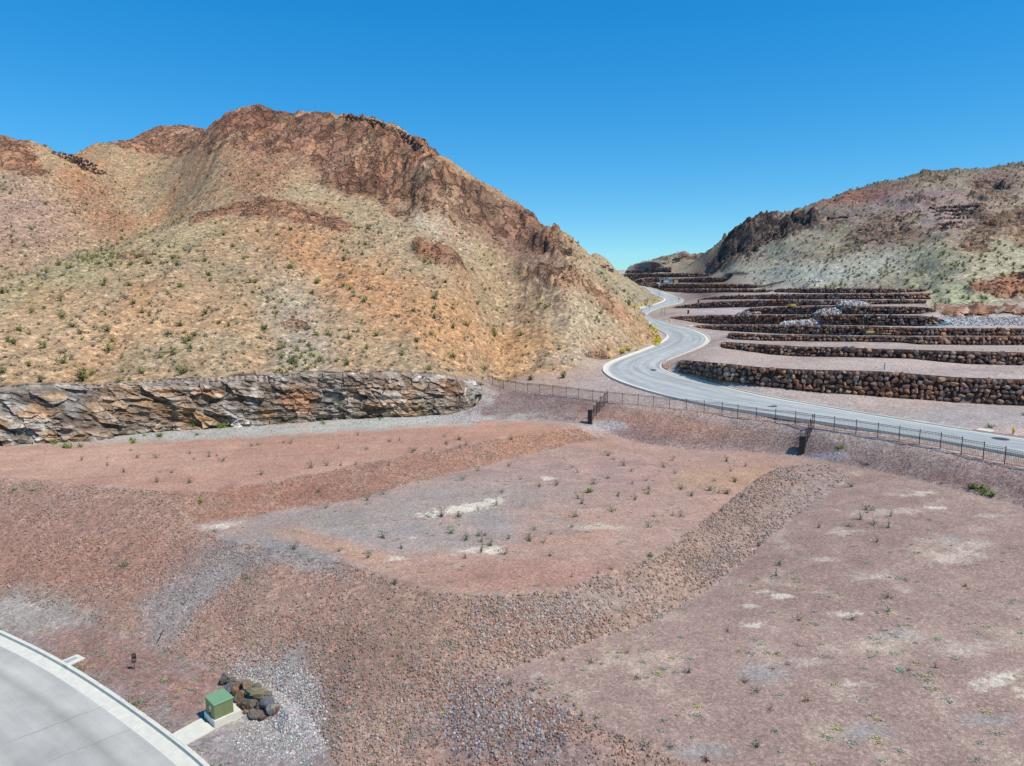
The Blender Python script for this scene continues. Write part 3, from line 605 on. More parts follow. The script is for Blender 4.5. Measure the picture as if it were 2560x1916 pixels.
for x, y, rx, ry, an, a in ((1150, 1272, 95, 15, 12, 1), (1215, 1262, 60, 10, 12, .9), (1075, 1290, 50, 9, 5, .9), (1225, 1378, 85, 14, 2, 1), (985, 1398, 38, 9, 0, .9), (560, 1315, 60, 9, 5, .8), (1500, 1318, 90, 9, 0, .5), (1368, 1197, 26, 6, 0, .8), (1030, 1345, 16, 4, 0, .9),
   (1950, 1492, 34, 11, 0, 1), (1905, 1480, 44, 8, 0, .6), (1882, 1563, 34, 10, 0, .7), (1885, 1515, 30, 6, 0, .7), (2120, 1535, 50, 10, 0, .7), (2370, 1392, 100, 22, 0, .55), (2440, 1365, 60, 18, 0, .4), (2310, 1232, 60, 8, 0, .7), (2330, 1270, 36, 6, 0, .9), (2250, 1237, 50, 5, 0, .6), (2495, 1702, 60, 26, 10, .8), (2550, 1730, 40, 18, 0, .9), (2420, 1620, 90, 26, 0, .35), (2190, 1440, 60, 14, 0, .4), (2110, 1330, 60, 10, 0, .5), (2130, 1712, 60, 14, 0, .45), (2030, 1655, 60, 14, 0, .4), (1350, 1690, 60, 14, 0, .3), (2240, 1280, 130, 12, 0, .4), (2050, 1400, 60, 10, 0, .4), (2180, 1620, 120, 30, 0, .2), (2480, 1290, 60, 6, 0, .5)):
    patch(x, y, rx*.62, ry*.62, an, A(232, 220, 200), a*.9, rough=1.3, soft=.7, n=n_b*.6+n_d*.8+n_e*1.1, **gp)
for x, y, rx, ry in ((1915, 1678, 60, 24), (2245, 1590, 46, 14), (2170, 1828, 60, 22), (2375, 1350, 26, 9), (1750, 1880, 60, 20), (2460, 1800, 60, 14)): patch(x, y, rx, ry, 0, A(168, 166, 162), .6, soft=.8, n=n_b*.8+n_d*.8+n_e*1.2, **gp)
# rubble slopes
lay(SL_low, A(176, 142, 126)); lay(SL_low*sst(.0, .5, n_a), A(184, 156, 140), .7)
sl = dict(Y=(0, 90))
m0 = SL_low > .3
patch(520, 1440, 150, 60, 35, A(164, 156, 152), .9, **sl); patch(430, 1540, 90, 60, 55, A(168, 158, 156), .8, **sl); patch(760, 1395, 130, 30, -15, A(156, 148, 146), .8, **sl)
patch(1000, 1600, 170, 150, 0, A(170, 140, 124), .75, **sl); patch(840, 1700, 200, 100, 0, A(158, 126, 112), .6, **sl); patch(1240, 1850, 260, 60, -15, A(152, 132, 128), .7, **sl)
patch(200, 1400, 300, 80, 0, A(176, 132, 114), .6, **sl); patch(60, 1300, 200, 60, 0, A(170, 134, 120), .5, **sl)
lay(SL_berm, A(168, 128, 110)); lay(SL_berm*sst(0, .4, n_b), A(184, 150, 130), .6); patch(1300, 1110, 170, 30, 14, A(190, 144, 116), .4, **gp); patch(700, 1235, 140, 30, 0, A(160, 110, 94), .4, **gp)
lay(SL_mid*(1-.7*sst(1750, 2050, PX)), A(174, 146, 131)); lay(SL_mid*sst(0, .4, n_b), A(168, 148, 140), .6); patch(1300, 1570, 200, 60, 0, A(180, 146, 128), .7, **gp); patch(1420, 1520, 160, 36, 10, A(170, 158, 152), .5, **gp)
lay(SL_fence, A(156, 134, 128)); lay(SL_fence*sst(0, .4, n_b), A(148, 116, 108), .7); patch(1650, 1060, 200, 30, -8, A(178, 138, 120), .8, **gp); patch(2200, 1140, 130, 30, -10, A(172, 148, 140), .6, **gp)
lay(low_verge, A(160, 140, 134)); lay(low_verge*sst(-.1, .4, n_b), A(156, 118, 106), .8)
patch(300, 1650, 220, 50, -25, A(160, 122, 110), .7, **sl); patch(80, 1530, 130, 50, 0, A(178, 168, 160), .8, **sl); patch(690, 1770, 110, 130, -35, A(184, 178, 172), .85, rough=.9, **sl); patch(600, 1880, 170, 60, 0, A(170, 160, 158), .7, **sl)
patch(430, 1560, 70, 50, 0, A(170, 150, 142), .5, **sl)
# light gravel at the foot of the rock cut and along the slope toe
toe_line = np.zeros(YY.shape)
patch(500, 1082, 720, 15, 2.6, A(190, 188, 178), .9, Y=(60, 110), rough=.5); patch(1000, 1052, 200, 12, 2, A(196, 194, 186), .9, Y=(60, 110)); patch(1165, 1000, 60, 50, 0, A(196, 186, 180), .9, Y=(60, 118)); patch(1520, 1065, 60, 12, 0, A(196, 186, 188), .7, Y=(60, 110)); patch(2060, 1142, 60, 8, 0, A(180, 170, 176), .8, Y=(60, 110))
# verge between fence and road, terraces
vg = pm([(1200, 935), (1440, 920), (1500, 925), (1560, 965), (1700, 1000), (2560, 1150), (2560, 1175), (1518, 1005), (1215, 958)], 3, (50, 130)); lay(vg, A(188, 168, 158)); lay(vg*sst(0, .4, n_b), A(176, 142, 132), .7)
terr = ((YY > 88) & ~inL & ~inR & (XX > 8)).astype(float); terr = blur(terr, 4)
lay(terr*sst(-.2, .3, n_c), A(192, 176, 170), .6)
patch(2300, 905, 260, 16, 1, A(206, 186, 174), .7, Y=(85, 112)); patch(1900, 890, 160, 12, 3, A(204, 182, 170), .7, Y=(85, 130)); patch(2450, 803, 160, 14, 0, A(196, 194, 194), .95, Y=(125, 150)); patch(2400, 1050, 260, 30, 4, A(176, 168, 166), .7, Y=(60, 92))
patch(1800, 778, 90, 7, 0, A(196, 186, 186), .9, Y=(150, 240)); patch(1680, 769.5, 40, 3, 0, A(196, 138, 100), .8, Y=(190, 240))
# left hill
HLc = inL.astype(float)
lay(HLc, A(184, 154, 120)); lay(HLc*sst(-.1, .5, n_a), A(170, 153, 124), .55); lay(HLc*sst(.15, .6, n_b), A(196, 172, 140), .35)
so = fbm(XX/7+.03*YY, YY/16, 4, 7)
lay(HLc*sst(-.05, .5, so), A(190, 142, 102), .5)
hp = dict(Y=(76, 420), n=n_a*1.0+n_b*.7+.25*n_d, soft=.9)
for x, y, rx, ry, an, cc, a in ((750, 620, 130, 40, -20, (204, 146, 102), .8), (900, 700, 150, 60, -35, (204, 146, 104), .8), (1050, 790, 200, 60, -30, (208, 158, 112), .8), (1350, 880, 110, 50, -20, (214, 160, 104), .85), (1180, 850, 150, 50, -25, (212, 164, 118), .7), (500, 800, 220, 50, 0, (212, 166, 122), .6), (180, 830, 220, 60, 0, (216, 180, 140), .6),
   (640, 430, 60, 50, 20, (168, 110, 86), .8), (560, 400, 90, 40, 0, (190, 140, 108), .7), (690, 380, 60, 30, 0, (160, 110, 92), .7), (780, 400, 60, 40, -30, (170, 124, 104), .6), (230, 490, 70, 50, -40, (166, 106, 84), .65), (290, 570, 50, 50, -50, (160, 100, 80), .6), (60, 560, 120, 80, -20, (182, 150, 140), .8), (40, 480, 90, 60, -20, (186, 158, 140), .7),
   (400, 620, 200, 30, 22, (182, 176, 130), .6), (150, 690, 200, 30, 22, (186, 180, 132), .7), (640, 520, 120, 30, 0, (178, 150, 120), .5), (780, 480, 80, 20, 10, (180, 176, 144), .5), (950, 560, 140, 40, -35, (182, 168, 138), .7), (1120, 600, 150, 40, -30, (180, 166, 138), .7), (1050, 540, 60, 16, -40, (220, 206, 176), .8), (1130, 570, 70, 16, -38, (224, 196, 176), .7), (1310, 620, 90, 22, -30, (188, 146, 142), .8), (1400, 760, 110, 80, -35, (190, 178, 148), .7), (1560, 700, 100, 50, -30, (184, 176, 146), .8), (1600, 745, 60, 30, -30, (180, 176, 150), .8), (1530, 770, 70, 14, -42, (214, 160, 116), .8), (1470, 830, 60, 60, -40, (196, 182, 158), .6),
   (760, 880, 60, 70, 0, (176, 176, 164), .8), (720, 770, 60, 60, 20, (176, 176, 160), .7), (1400, 900, 60, 20, 0, (180, 176, 166), .7)):
    patch(x, y, rx, ry, an, A(*cc, k=.94), a*.6, **hp)
crs = np.maximum(crag, blur(crag, 4)*sst(-.2, .3, n_b))
lay(crs*HLc, A(176, 134, 108), .95); lay(crs*HLc*sst(-.1, .3, n_b), A(156, 112, 88), .8); lay(crs*HLc*sst(.1, .45, n_a), A(200, 166, 134), .8); lay(crs*HLc*sst(.15, .4, fbm(XX/3, YY/9, 4, 6)), A(124, 100, 88), .6)
rc = dict(Y=(100, 420), n=n_a*.8+n_b*.7)
patch(1250, 560, 160, 60, -35, A(136, 106, 92), .6, **rc); patch(900, 400, 120, 60, -30, A(170, 128, 106), .5, **rc); patch(640, 300, 120, 26, 5, A(140, 96, 78), .6, **rc); patch(800, 350, 120, 40, -20, A(176, 132, 108), .5, **rc)
lay(CM['shoulder'], A(166, 116, 90), .5); lay(CM['slab'], A(150, 104, 80), .7); lay(CM['mid'], A(140, 104, 82), .6); lay(CM['top_left'], A(164, 116, 90), .6)
# right hill
HRc = inR.astype(float)
lay(HRc, A(168, 156, 130)); lay(HRc*sst(-.1, .4, n_a), A(150, 142, 112), .8); lay(HRc*sst(.1, .5, n_b), A(186, 172, 146), .5); lay(HRc*sst(.0, .5, fbm(XX/12, YY/30, 4, 5)), A(150, 126, 108), .5)
rp = dict(Y=(140, 700), n=n_a*1.0+n_b*.6, soft=.8)
for x, y, rx, ry, an, cc, a in ((2160, 490, 110, 22, 10, (146, 86, 80), 1), (2290, 500, 120, 26, 5, (150, 126, 120), .85), (2120, 540, 80, 20, 10, (130, 112, 112), .7), (2240, 590, 130, 40, -10, (140, 108, 94), .75), (2480, 470, 90, 40, 35, (138, 110, 104), .85), (1780, 680, 70, 60, 40, (92, 72, 72), .9), (2000, 690, 180, 26, 0, (190, 186, 166), .7), (2150, 670, 200, 30, 10, (186, 182, 160), .7), (1900, 650, 80, 40, 30, (184, 172, 148), .7), (2350, 640, 120, 50, 40, (158, 152, 120), .6), (2480, 660, 110, 60, 30, (188, 174, 140), .8), (2400, 740, 80, 26, 0, (182, 180, 140), .8), (2480, 560, 90, 50, 30, (190, 160, 130), .7), (2440, 520, 50, 50, 20, (176, 150, 126), .7), (1700, 665, 50, 26, 10, (176, 158, 130), .8), (2375, 545, 70, 36, 0, (176, 146, 134), .95), (2200, 450, 300, 16, 8, (112, 108, 86), .7)):
    patch(x, y, rx, ry, an, A(*cc), min(1, a*1.15), **rp)
lay(np.clip(crag*1.3, 0, 1)*HRc, A(136, 114, 98), .85); lay(crag*HRc*sst(0, .4, n_b), A(160, 130, 106), .8); lay(CM['r_peak'], A(88, 78, 74), .8); lay(CM['r_right'], A(164, 130, 102), .7); lay(CM['r_near'], A(178, 124, 92), .8)
lay(np.clip(nw*2.2, 0, 1)*(~inL), A(80, 63, 56), 1.0)  # painted shade: soil behind the wall boulders darkened so the gaps look dark
C[~(inL | inR)] *= np.array([.98, .945, .865]); C[inL] *= np.array([.97, .935, .885]); trk = (pad_l+pad_m+pad_r)*(1-slope); C *= (1+trk*(.10*fbm((XX+.4*YY)/9, (YY-.25*XX)/0.8, 4, 2)+.08*n_e))[..., None]; C *= (1+0.10*n_b+0.06*n_d)[..., None]; C = np.clip(C, 0.012, 0.75)

# ------------------------------------------------------------------ ground and hill meshes, cut from the one sheet
IDX = np.arange(NV*NU).reshape(NV, NU)
def sheet(name, mask, mat, label=None):
    q = mask[:-1, :-1]
    a = IDX[:-1, :-1][q]; b = IDX[:-1, 1:][q]; c = IDX[1:, 1:][q]; d = IDX[1:, :-1][q]
    Fq = np.stack([a, b, c, d], 1); used = np.unique(Fq); rm = np.full(NV*NU, -1, np.int64); rm[used] = np.arange(len(used))
    V = np.stack([XX.ravel()[used], YY.ravel()[used], ZT.ravel()[used]+CZ], 1)
    o = obj(name, V, rm[Fq], mat, colors=C.reshape(-1, 3)[used], smooth=True)
    if name == 'hill':
        o.data.materials.append(M_crag); o.data.polygons.foreach_set('material_index', ((crag+.3*n_d).ravel()[Fq[:, 0]] > .35).astype(np.int32))
    if name == 'ground':
        pd = np.clip(pad_l+pad_m+pad_r-slope, 0, 1).ravel()[Fq[:, 0]] > .5; o.data.materials.append(M_pad); o.data.polygons.foreach_set('material_index', pd.astype(np.int32))
    tag(o, label, None, None, 'structure'); return o
sheet('hill', inL & (YY < 900), M_hill, 'tan and orange desert hill with a rocky ridge left of the road')
sheet('hill', inR & (YY < 900), M_hill, 'grey green desert hill behind the terraces with dark crags')
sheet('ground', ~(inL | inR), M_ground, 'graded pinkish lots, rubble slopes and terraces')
# wide plain below, out to the horizon, so nothing ends in air
B_ = 4500; obj('plain', [(-B_, -B_, -3.5), (B_, -B_, -3.5), (B_, B_, -3.5), (-B_, B_, -3.5)], np.array([[0, 1, 2, 3]]), M_ground, colors=np.tile(A(170, 140, 128), (4, 1)))['kind'] = 'structure'
# ------------------------------------------------------------------ roads and kerbs
def road_mat(name, base, dark, streaks, band=None):
    m, ns, ls, bs = newmat(name)
    uv = ns.new('ShaderNodeUVMap'); uv.uv_map = 'uv'; geo = ns.new('ShaderNodeNewGeometry')
    mp = ns.new('ShaderNodeMapping'); ls.new(uv.outputs[0], mp.inputs[0]); mp.inputs['Scale'].default_value = (streaks, 0.035, 1)
    n = nd(ns, 'ShaderNodeTexNoise', Scale=1.0, Detail=5.0, Roughness=0.6); ls.new(mp.outputs[0], n.inputs['Vector'])
    c = mixc(ns, ls, 'MIX', ramp(ns, ls, n.outputs[0], [(0.42, 0.0), (0.62, 1.0)]), tuple(base), tuple(dark))
    if band:
        sx = ns.new('ShaderNodeSeparateXYZ'); ls.new(uv.outputs[0], sx.inputs[0]); c = mixc(ns, ls, 'MULTIPLY', 1.0, c, ramp(ns, ls, sx.outputs[0], band))
    n2 = nd(ns, 'ShaderNodeTexNoise', Scale=0.5, Detail=6.0, Roughness=0.6); ls.new(geo.outputs['Position'], n2.inputs['Vector'])
    c = mixc(ns, ls, 'MULTIPLY', 1.0, c, ramp(ns, ls, n2.outputs[0], [(0.3, 0.9), (0.7, 1.1)]))
    n3 = nd(ns, 'ShaderNodeTexNoise', Scale=22.0, Detail=3.0, Roughness=0.8); ls.new(geo.outputs['Position'], n3.inputs['Vector'])
    c = mixc(ns, ls, 'MULTIPLY', 0.8, c, ramp(ns, ls, n3.outputs[0], [(0.3, 0.84), (0.7, 1.16)]))
    ls.new(c, bs.inputs['Base Color']); bs.inputs['Roughness'].default_value = 0.9; bs.inputs['Specular IOR Level'].default_value = 0.15
    return m
M_road = road_mat('worn_asphalt', A(186, 184, 175), A(160, 160, 155), 9.0)
M_conroad = road_mat('pale_paving', A(198, 190, 176), A(176, 170, 158), 3.2, [(0.0, 1.0), (0.13, 0.98), (0.19, 0.74), (0.25, 0.95), (0.42, 0.98), (0.5, 0.86), (0.6, 1.0)])
L_, R_ = RL, RPAIR
tang = np.gradient(L_, axis=0)
acc = np.concatenate([[0], np.cumsum(np.linalg.norm(np.diff(L_, axis=0), axis=1))])
nx = 9; V = []; UVs = []
for k in range(nx):
    f = k/(nx-1); p = L_*(1-f)+R_*f; p = p.copy(); p[:, 2] += CZ+0.10*math.sin(math.pi*f)
    V.append(p); UVs.append(np.stack([np.full(len(p), f), acc], 1))
V = np.stack(V, 1); n = len(L_); I = np.arange(n*nx).reshape(n, nx)
Fq = np.stack([I[:-1, :-1].ravel(), I[:-1, 1:].ravel(), I[1:, 1:].ravel(), I[1:, :-1].ravel()], 1)
Fq = Fq[:, ::-1] if True else Fq
tag(obj('road', V.reshape(-1, 3), Fq, M_road, uv=np.stack(UVs, 1).reshape(-1, 2), smooth=True), 'grey asphalt road winding up between the hill and the terraces', None, None, 'structure')
def offset(line, d):
    t = np.gradient(line[:, :2], axis=0); t /= np.linalg.norm(t, axis=1)[:, None]+1e-9
    nrm = np.stack([t[:, 1], -t[:, 0]], 1); o = line.copy(); o[:, :2] += nrm*d; return o
def sweep(name, line, prof, mat, mats=None):
    """profile (offset to the right of the line, height) swept along a ground line"""
    rows = []
    for d, h in prof:
        q = offset(line, d); q[:, 2] += h+CZ; rows.append(q)
    V = np.stack(rows, 1); n, m = V.shape[:2]; I = np.arange(n*m).reshape(n, m)
    Fq = np.stack([I[:-1, :-1].ravel(), I[:-1, 1:].ravel(), I[1:, 1:].ravel(), I[1:, :-1].ravel()], 1)
    o = obj(name, V.reshape(-1, 3), Fq, mat, smooth=False)
    return o
# the road runs away from the eye, so the soil lies on the left of RL and on the right of RR
gut = 0.75
pl = [(0.02+gut, 0.012), (0.02, 0.02), (-0.02, 0.17), (-0.22, 0.19), (-0.24, -0.25)]
k1 = sweep('kerb', RL, pl, M_conc); tag(k1, 'pale concrete kerb on the hill side of the winding road', None, None, 'structure')
RRs = RR
k2 = sweep('kerb', RRs, [(-d, h) for d, h in pl], M_conc); tag(k2, 'pale concrete kerb on the terrace side of the winding road', None, None, 'structure')
# painted red stretch of kerb
def clipline(line, px0, px1, ymax=1e9, ymin=0):
    a, b = proj(line[:, 0], line[:, 1], line[:, 2]); k = (a > px0) & (a < px1) & (line[:, 1] < ymax) & (line[:, 1] > ymin); return line[k]
sweep('red_kerb_paint', clipline(RR, 2428, 2760, 100), [(0.0, 0.03), (0.026, 0.178), (0.224, 0.198)], M_red)['kind'] = 'structure'
sweep('red_kerb_paint', clipline(RR, 1640, 1668, 150, 112), [(0.0, 0.03), (0.026, 0.178), (0.224, 0.198)], M_red)['kind'] = 'structure'
# lower street
n = len(KL); W = 9.0; V = []; UVs = []; nx = 12
accl = np.concatenate([[0], np.cumsum(np.linalg.norm(np.diff(KL, axis=0), axis=1))])
def down(line, d):           # towards the street: the soil is on the far side
    return offset(line, d)
tst = offset(KL, 1.0)
sgn = 1.0 if (tst[:, 1] < KL[:, 1]).mean() > 0.5 else -1.0
for k in range(nx):
    p = offset(KL, sgn*(0.72+W*2.2*k/(nx-1))); p[:, 2] = -23.1+CZ+0.004+0.05*math.sin(math.pi*min(1, k/6)); V.append(p); UVs.append(np.stack([np.full(n, k/(nx-1)*2.2), accl], 1))
V = np.stack(V, 1); I = np.arange(n*nx).reshape(n, nx)
Fq = np.stack([I[:-1, :-1].ravel(), I[:-1, 1:].ravel(), I[1:, 1:].ravel(), I[1:, :-1].ravel()], 1)
tag(obj('road', V.reshape(-1, 3), Fq, M_conroad, uv=np.stack(UVs, 1).reshape(-1, 2), smooth=True), 'pale grey lower street curving along the bottom left', None, None, 'structure')
k3 = sweep('kerb', KL, [(sgn*d, h) for d, h in ((0.74, 0.0), (0.0, 0.02), (-0.03, 0.17))], M_conc)
sweep('kerb', KL, [(sgn*d, h) for d, h in ((0.015, 0.02), (-0.022, 0.165))], M_kerbface)['kind'] = 'structure'
k4 = sweep('kerb', KL, [(sgn*d, h) for d, h in ((-0.03, 0.172), (-0.24, 0.182), (-0.25, -0.3))], M_conc)
for o in (k3, k4): o['kind'] = 'structure'
M_crack = plain('tar_crack', A(166, 162, 156), 0.9, 0.2, 4.0)
def crack(p0, p1, w=0.03, wig=0.12):
    a, b = np.array(P(*p0, z=-23.05)), np.array(P(*p1, z=-23.05)); n = 60; s = np.linspace(0, 1, n)[:, None]; l = a+(b-a)*s
    d = (b-a)[:2]; d = d/np.linalg.norm(d); nr = np.array([-d[1], d[0]]); off = wig*fbm(s[:, 0]*6, s[:, 0]*0+p0[0], 3, 2)
    l[:, :2] += nr*off[:, None]; L = l.copy(); L[:, :2] += nr*w; V = np.vstack([l, L]); V[:, 2] = CZ-23.1+0.06
    i = np.arange(n-1); Fq = np.stack([i, i+1, i+1+n, i+n], 1); o = obj('road_crack', V, Fq, M_crack); o['kind'] = 'structure'
crack((10, 1860), (262, 1764), 0.02); crack((120, 1905), (330, 1822), 0.015)

# flat concrete pads beside the roads
def slab(name, corners, th, mat, label, cat, group=None, zoff=0.02):
    pts_ = [hit(x, y) for x, y in corners]; z = sum(p[2] for p in pts_)/len(pts_)+zoff
    m = MB(); n = len(pts_); m.add([(p[0], p[1], z+CZ) for p in pts_]+[(p[0], p[1], z+CZ-th) for p in pts_], [tuple(range(n))]+[(i, (i+1) % n, (i+1) % n+n, i+n) for i in range(n)])
    o = m.build(name, mat); tag(o, label, cat, group); return o
def slabz(name, corners, z, th, mat, label, cat, group=None):
    m = MB(); p = [P(x, y, z=z) for x, y in corners]; n = len(p)
    m.add([(a, b, c+CZ) for a, b, c in p]+[(a, b, c+CZ-th) for a, b, c in p], [tuple(range(n))]+[(i, (i+1) % n, (i+1) % n+n, i+n) for i in range(n)])
    o = m.build(name, mat); return tag(o, label, cat, group) if label else o
o = slabz('utility_pad', [(146, 1655), (193, 1636), (212, 1645), (168, 1666)], -22.88, .2, M_conc, 'small pale concrete pad with a meter lid by the lower kerb', 'concrete pad')
lid = slabz('lid', [(160, 1654), (188, 1642), (195, 1646), (168, 1658)], -22.865, .02, M_kerbface, None, None); lid.parent = o
for cn, lb in (([(2012, 1017), (2024, 1012), (2062, 1020), (2050, 1026)], 'pale driveway slab on the far kerb opposite the second dark pillar'),
               ([(2268, 1056), (2284, 1051), (2324, 1058), (2310, 1064)], 'pale driveway slab on the far kerb between the pillar and the red kerb'),
               ([(2438, 1078), (2450, 1073), (2486, 1078), (2474, 1085)], 'pale driveway slab behind the red painted kerb'),
               ([(1668, 815), (1690, 813), (1735, 814.5), (1725, 816.5)], 'long pale access slab at the foot of the middle terrace wall')):
    slab('driveway_slab', cn, .25, M_conc, lb, 'concrete slab', 'concrete slabs along the winding road', 0.16)
def disc(name, px, py, r, mat, label, cat, near_road=True, group=None):
    u, t = ray(px, py); 
    d = ((RL+RR[ribI])*0.5) if False else None
    # nearest road surface point on that line of sight
    j = np.argmin(np.abs(mid[:, 0]/mid[:, 1]-u)*2000+np.abs(mid[:, 2]/mid[:, 1]-t)*6000); z = mid[j, 2]+0.095
    p = P(px, py, z=z); m = MB(); m.lathe([(r, -0.02), (r, 0.0), (r*0.9, 0.012)], 20); o = m.build(name, mat); o.location = (p[0], p[1], z+CZ+0.005); return tag(o, label, cat, group)
mid = (RL+RPAIR)/2
M_lid = plain('cast_iron_lid', (0.07, 0.07, 0.075), 0.6, 0.2, 9.0)
disc('manhole_cover', 1928, 1015.5, 0.75, M_lid, 'dark round manhole cover in the road left of the second pillar', 'manhole cover', group='manhole covers in the road')
disc('manhole_cover', 2501, 1097.5, 0.8, M_lid, 'dark round manhole cover in the road by the yellow hydrant', 'manhole cover', group='manhole covers in the road')
disc('manhole_cover', 1634, 924.5, 0.5, M_lid, 'dark round manhole cover inside the first sharp bend', 'manhole cover', group='manhole covers in the road')

# ------------------------------------------------------------------ rock templates
import bmesh
def ico(sub):
    bm = bmesh.new(); bmesh.ops.create_icosphere(bm, subdivisions=sub, radius=1); bm.verts.ensure_lookup_table()
    v = np.array([x.co[:] for x in bm.verts]); f = np.array([[l.index for l in p.verts] for p in bm.faces]); bm.free(); return v, f
def rock_tpl(sub, seed, cuts=9, box=0.0):
    v, f = ico(sub); r = np.random.default_rng(seed); v = v.copy()
    if box:  # towards a rounded block
        m = np.abs(v).max(1)[:, None]; v = v*(1-box)+v/m*box*0.86
    for _ in range(cuts):
        n = r.normal(size=3); n /= np.linalg.norm(n); d = r.uniform(0.45, 0.8); s = v@n; k = s > d; v[k] -= np.outer(s[k]-d, n)*0.97
    v += r.normal(size=v.shape)*0.025; return v, f
T0 = [rock_tpl(1, s, 4) for s in range(8)]       # 12-vertex-class pebbles (subdiv 1 = 12 verts)
T1 = [rock_tpl(2, 20+s, 8, 0.1) for s in range(8)]
T2 = [rock_tpl(3, 40+s, 9, 0.1) for s in range(8)]
def rotm(r, n):
    q = r.normal(size=(n, 4)); q /= np.linalg.norm(q, axis=1)[:, None]; w, x, y, z = q.T
    return np.stack([np.stack([1-2*(y*y+z*z), 2*(x*y-z*w), 2*(x*z+y*w)], 1), np.stack([2*(x*y+z*w), 1-2*(x*x+z*z), 2*(y*z-x*w)], 1), np.stack([2*(x*z-y*w), 2*(y*z+x*w), 1-2*(x*x+y*y)], 1)], 1)
def rocks_mesh(name, Pn, size, colr, mat, tpls, post=None, squash=None, r=rng, parent=None):
    """Pn (n,3) centres (world), size (n,) or (n,3), colr (n,3); post: extra scale after the turn"""
    n = len(Pn); Vs, Fs, Cs = [], [], []; base = 0
    size = np.asarray(size); size = size[:, None]*np.ones(3) if size.ndim == 1 else size
    ti = r.integers(0, len(tpls), n)
    for t in range(len(tpls)):
        k = np.nonzero(ti == t)[0]
        if not len(k): continue
        v, f = tpls[t]; m = len(v)
        q = v[None]*(r.uniform(0.7, 1.15, (len(k), 1, 3)) if squash is None else 1.0)
        q = np.einsum('nij,nkj->nki', rotm(r, len(k)), np.broadcast_to(q, (len(k), m, 3)))
        if post is not None: 
            mx = np.abs(q).max(1)[:, None]; q = q/mx; q = np.einsum('nij,nkj->nki', post[k], q*size[k][:, None])
        else: q = q*size[k][:, None]
        q = q+Pn[k][:, None]; Vs.append(q.reshape(-1, 3)); Fs.append((f[None]+(np.arange(len(k))*m)[:, None, None]+base).reshape(-1, 3)); base += len(k)*m
        Cs.append(np.repeat(colr[k], m, axis=0))
    return obj(name, np.vstack(Vs), np.vstack(Fs), mat, parent, colors=np.clip(np.vstack(Cs), 0.01, 0.9))
def palette(cols, n, r=rng, var=0.18):
    c = np.array(cols)[r.integers(0, len(cols), n)]; return c*(1+r.uniform(-var, var, (n, 1)))

# ------------------------------------------------------------------ boulder retaining walls
PAL_W = [A(124, 98, 86), A(100, 82, 76), A(146, 116, 98), A(132, 112, 102), A(94, 80, 78), A(154, 120, 94), A(110, 88, 76), A(156, 138, 126), A(118, 92, 84)]
WLAB = ['nearest and tallest boulder wall, its rounded left end beside the road bend', 'second boulder wall up the slope, behind the wide bare terrace', 'third boulder wall, low, with a thin strip of soil in front',
 'fourth boulder wall, long, starting beside the second road bend', 'fifth boulder wall, ending right at the brown rock cut', 'sixth boulder wall, just below the pale stone heap', 'seventh boulder wall, behind the pale stone heap',
 'eighth boulder wall, tapering in from the left above the stone heap', 'highest wall on the right, its top against the green hillside', 'low dark wall left of the highest right hand one, by the road', 'dark wall directly below the white site trailer',
 'short black wall in shade left of the trailer', 'dark wall directly behind the white site trailer', 'dark wall two terraces above the site trailer', 'uppermost dark wall on the skyline beside the far road']
def boulder_wall(name, base, top, ch, tp, label, seed, group, pal=PAL_W, lift=0.0, parent=None):
    r = np.random.default_rng(seed); B = np.array(base, float); T = np.array(top, float)
    s = np.concatenate([[0], np.cumsum(np.linalg.norm(np.diff(B[:, :2], axis=0), axis=1))]); Lt = s[-1]
    ncmax = int(np.ceil((T[:, 2]-B[:, 2]).max()/ch))+1; cen, siz, rot = [], [], []
    def at(q):
        b = np.array([np.interp(q, s, B[:, i]) for i in range(3)]); t = np.array([np.interp(q, s, T[:, i]) for i in range(3)])
        q2 = min(q+0.5, Lt); q1 = max(q-0.5, 0); d = np.array([np.interp(q2, s, B[:, i])-np.interp(q1, s, B[:, i]) for i in range(2)]); d /= np.linalg.norm(d)+1e-9
        return b, t, d
    for c in range(ncmax):
        q = r.uniform(0, ch*0.5)
        while q < Lt:
            w = ch*r.uniform(0.55, 1.9); b, t, d = at(min(q+w/2, Lt)); H = t[2]-b[2]; nc = max(1, int(round(H/ch)))
            if c < nc:
                hh = H/nc; f = (c+0.5)/nc; 
                nrm = np.array([d[1], -d[0]])
                if nrm @ b[:2] > 0: nrm = -nrm          # outward: towards the eye side
                cz = b[2]+hh*(c+0.5)+r.uniform(-.22, .22)*hh+0.04
                setb = (T[0, 1]-B[0, 1])*0.75*f
                cx = b[:2]*(1+setb/np.linalg.norm(b[:2]))+nrm*(0.10+r.uniform(-.12, .10))
                if r.random() < 0.96:
                    k = r.uniform(.82, 1.1); cen.append((cx[0], cx[1], cz+CZ+lift)); siz.append((w*0.53*k, ch*r.uniform(.5, .62), hh*0.56*k*(r.uniform(.8, 1.15) if r.random() < .8 else 1.35)))
                    a = math.atan2(d[1], d[0]); ca, sa = math.cos(a), math.sin(a); tl = r.uniform(-.45, .45); ct, st = math.cos(tl), math.sin(tl)
                    rot.append(np.array([[ca, -sa, 0], [sa, ca, 0], [0, 0, 1]]) @ np.array([[ct, 0, st], [0, 1, 0], [-st, 0, ct]]))
            q += w
    if not cen: return None
    cl = palette(pal, len(cen), r, 0.3)*1.12
    # a few rusty runs along the wall
    rust = fbm(np.array(cen)[:, 0]/6+seed, np.array(cen)[:, 2]/3, 2, 3) > 0.34; cl[rust] = cl[rust]*np.array([1.25, 1.0, 0.8])
    o = rocks_mesh(name, np.array(cen), np.array(siz), cl, M_bould, tp, post=np.array(rot), r=r, parent=parent)
    return tag(o, label, 'retaining wall', group) if label else o
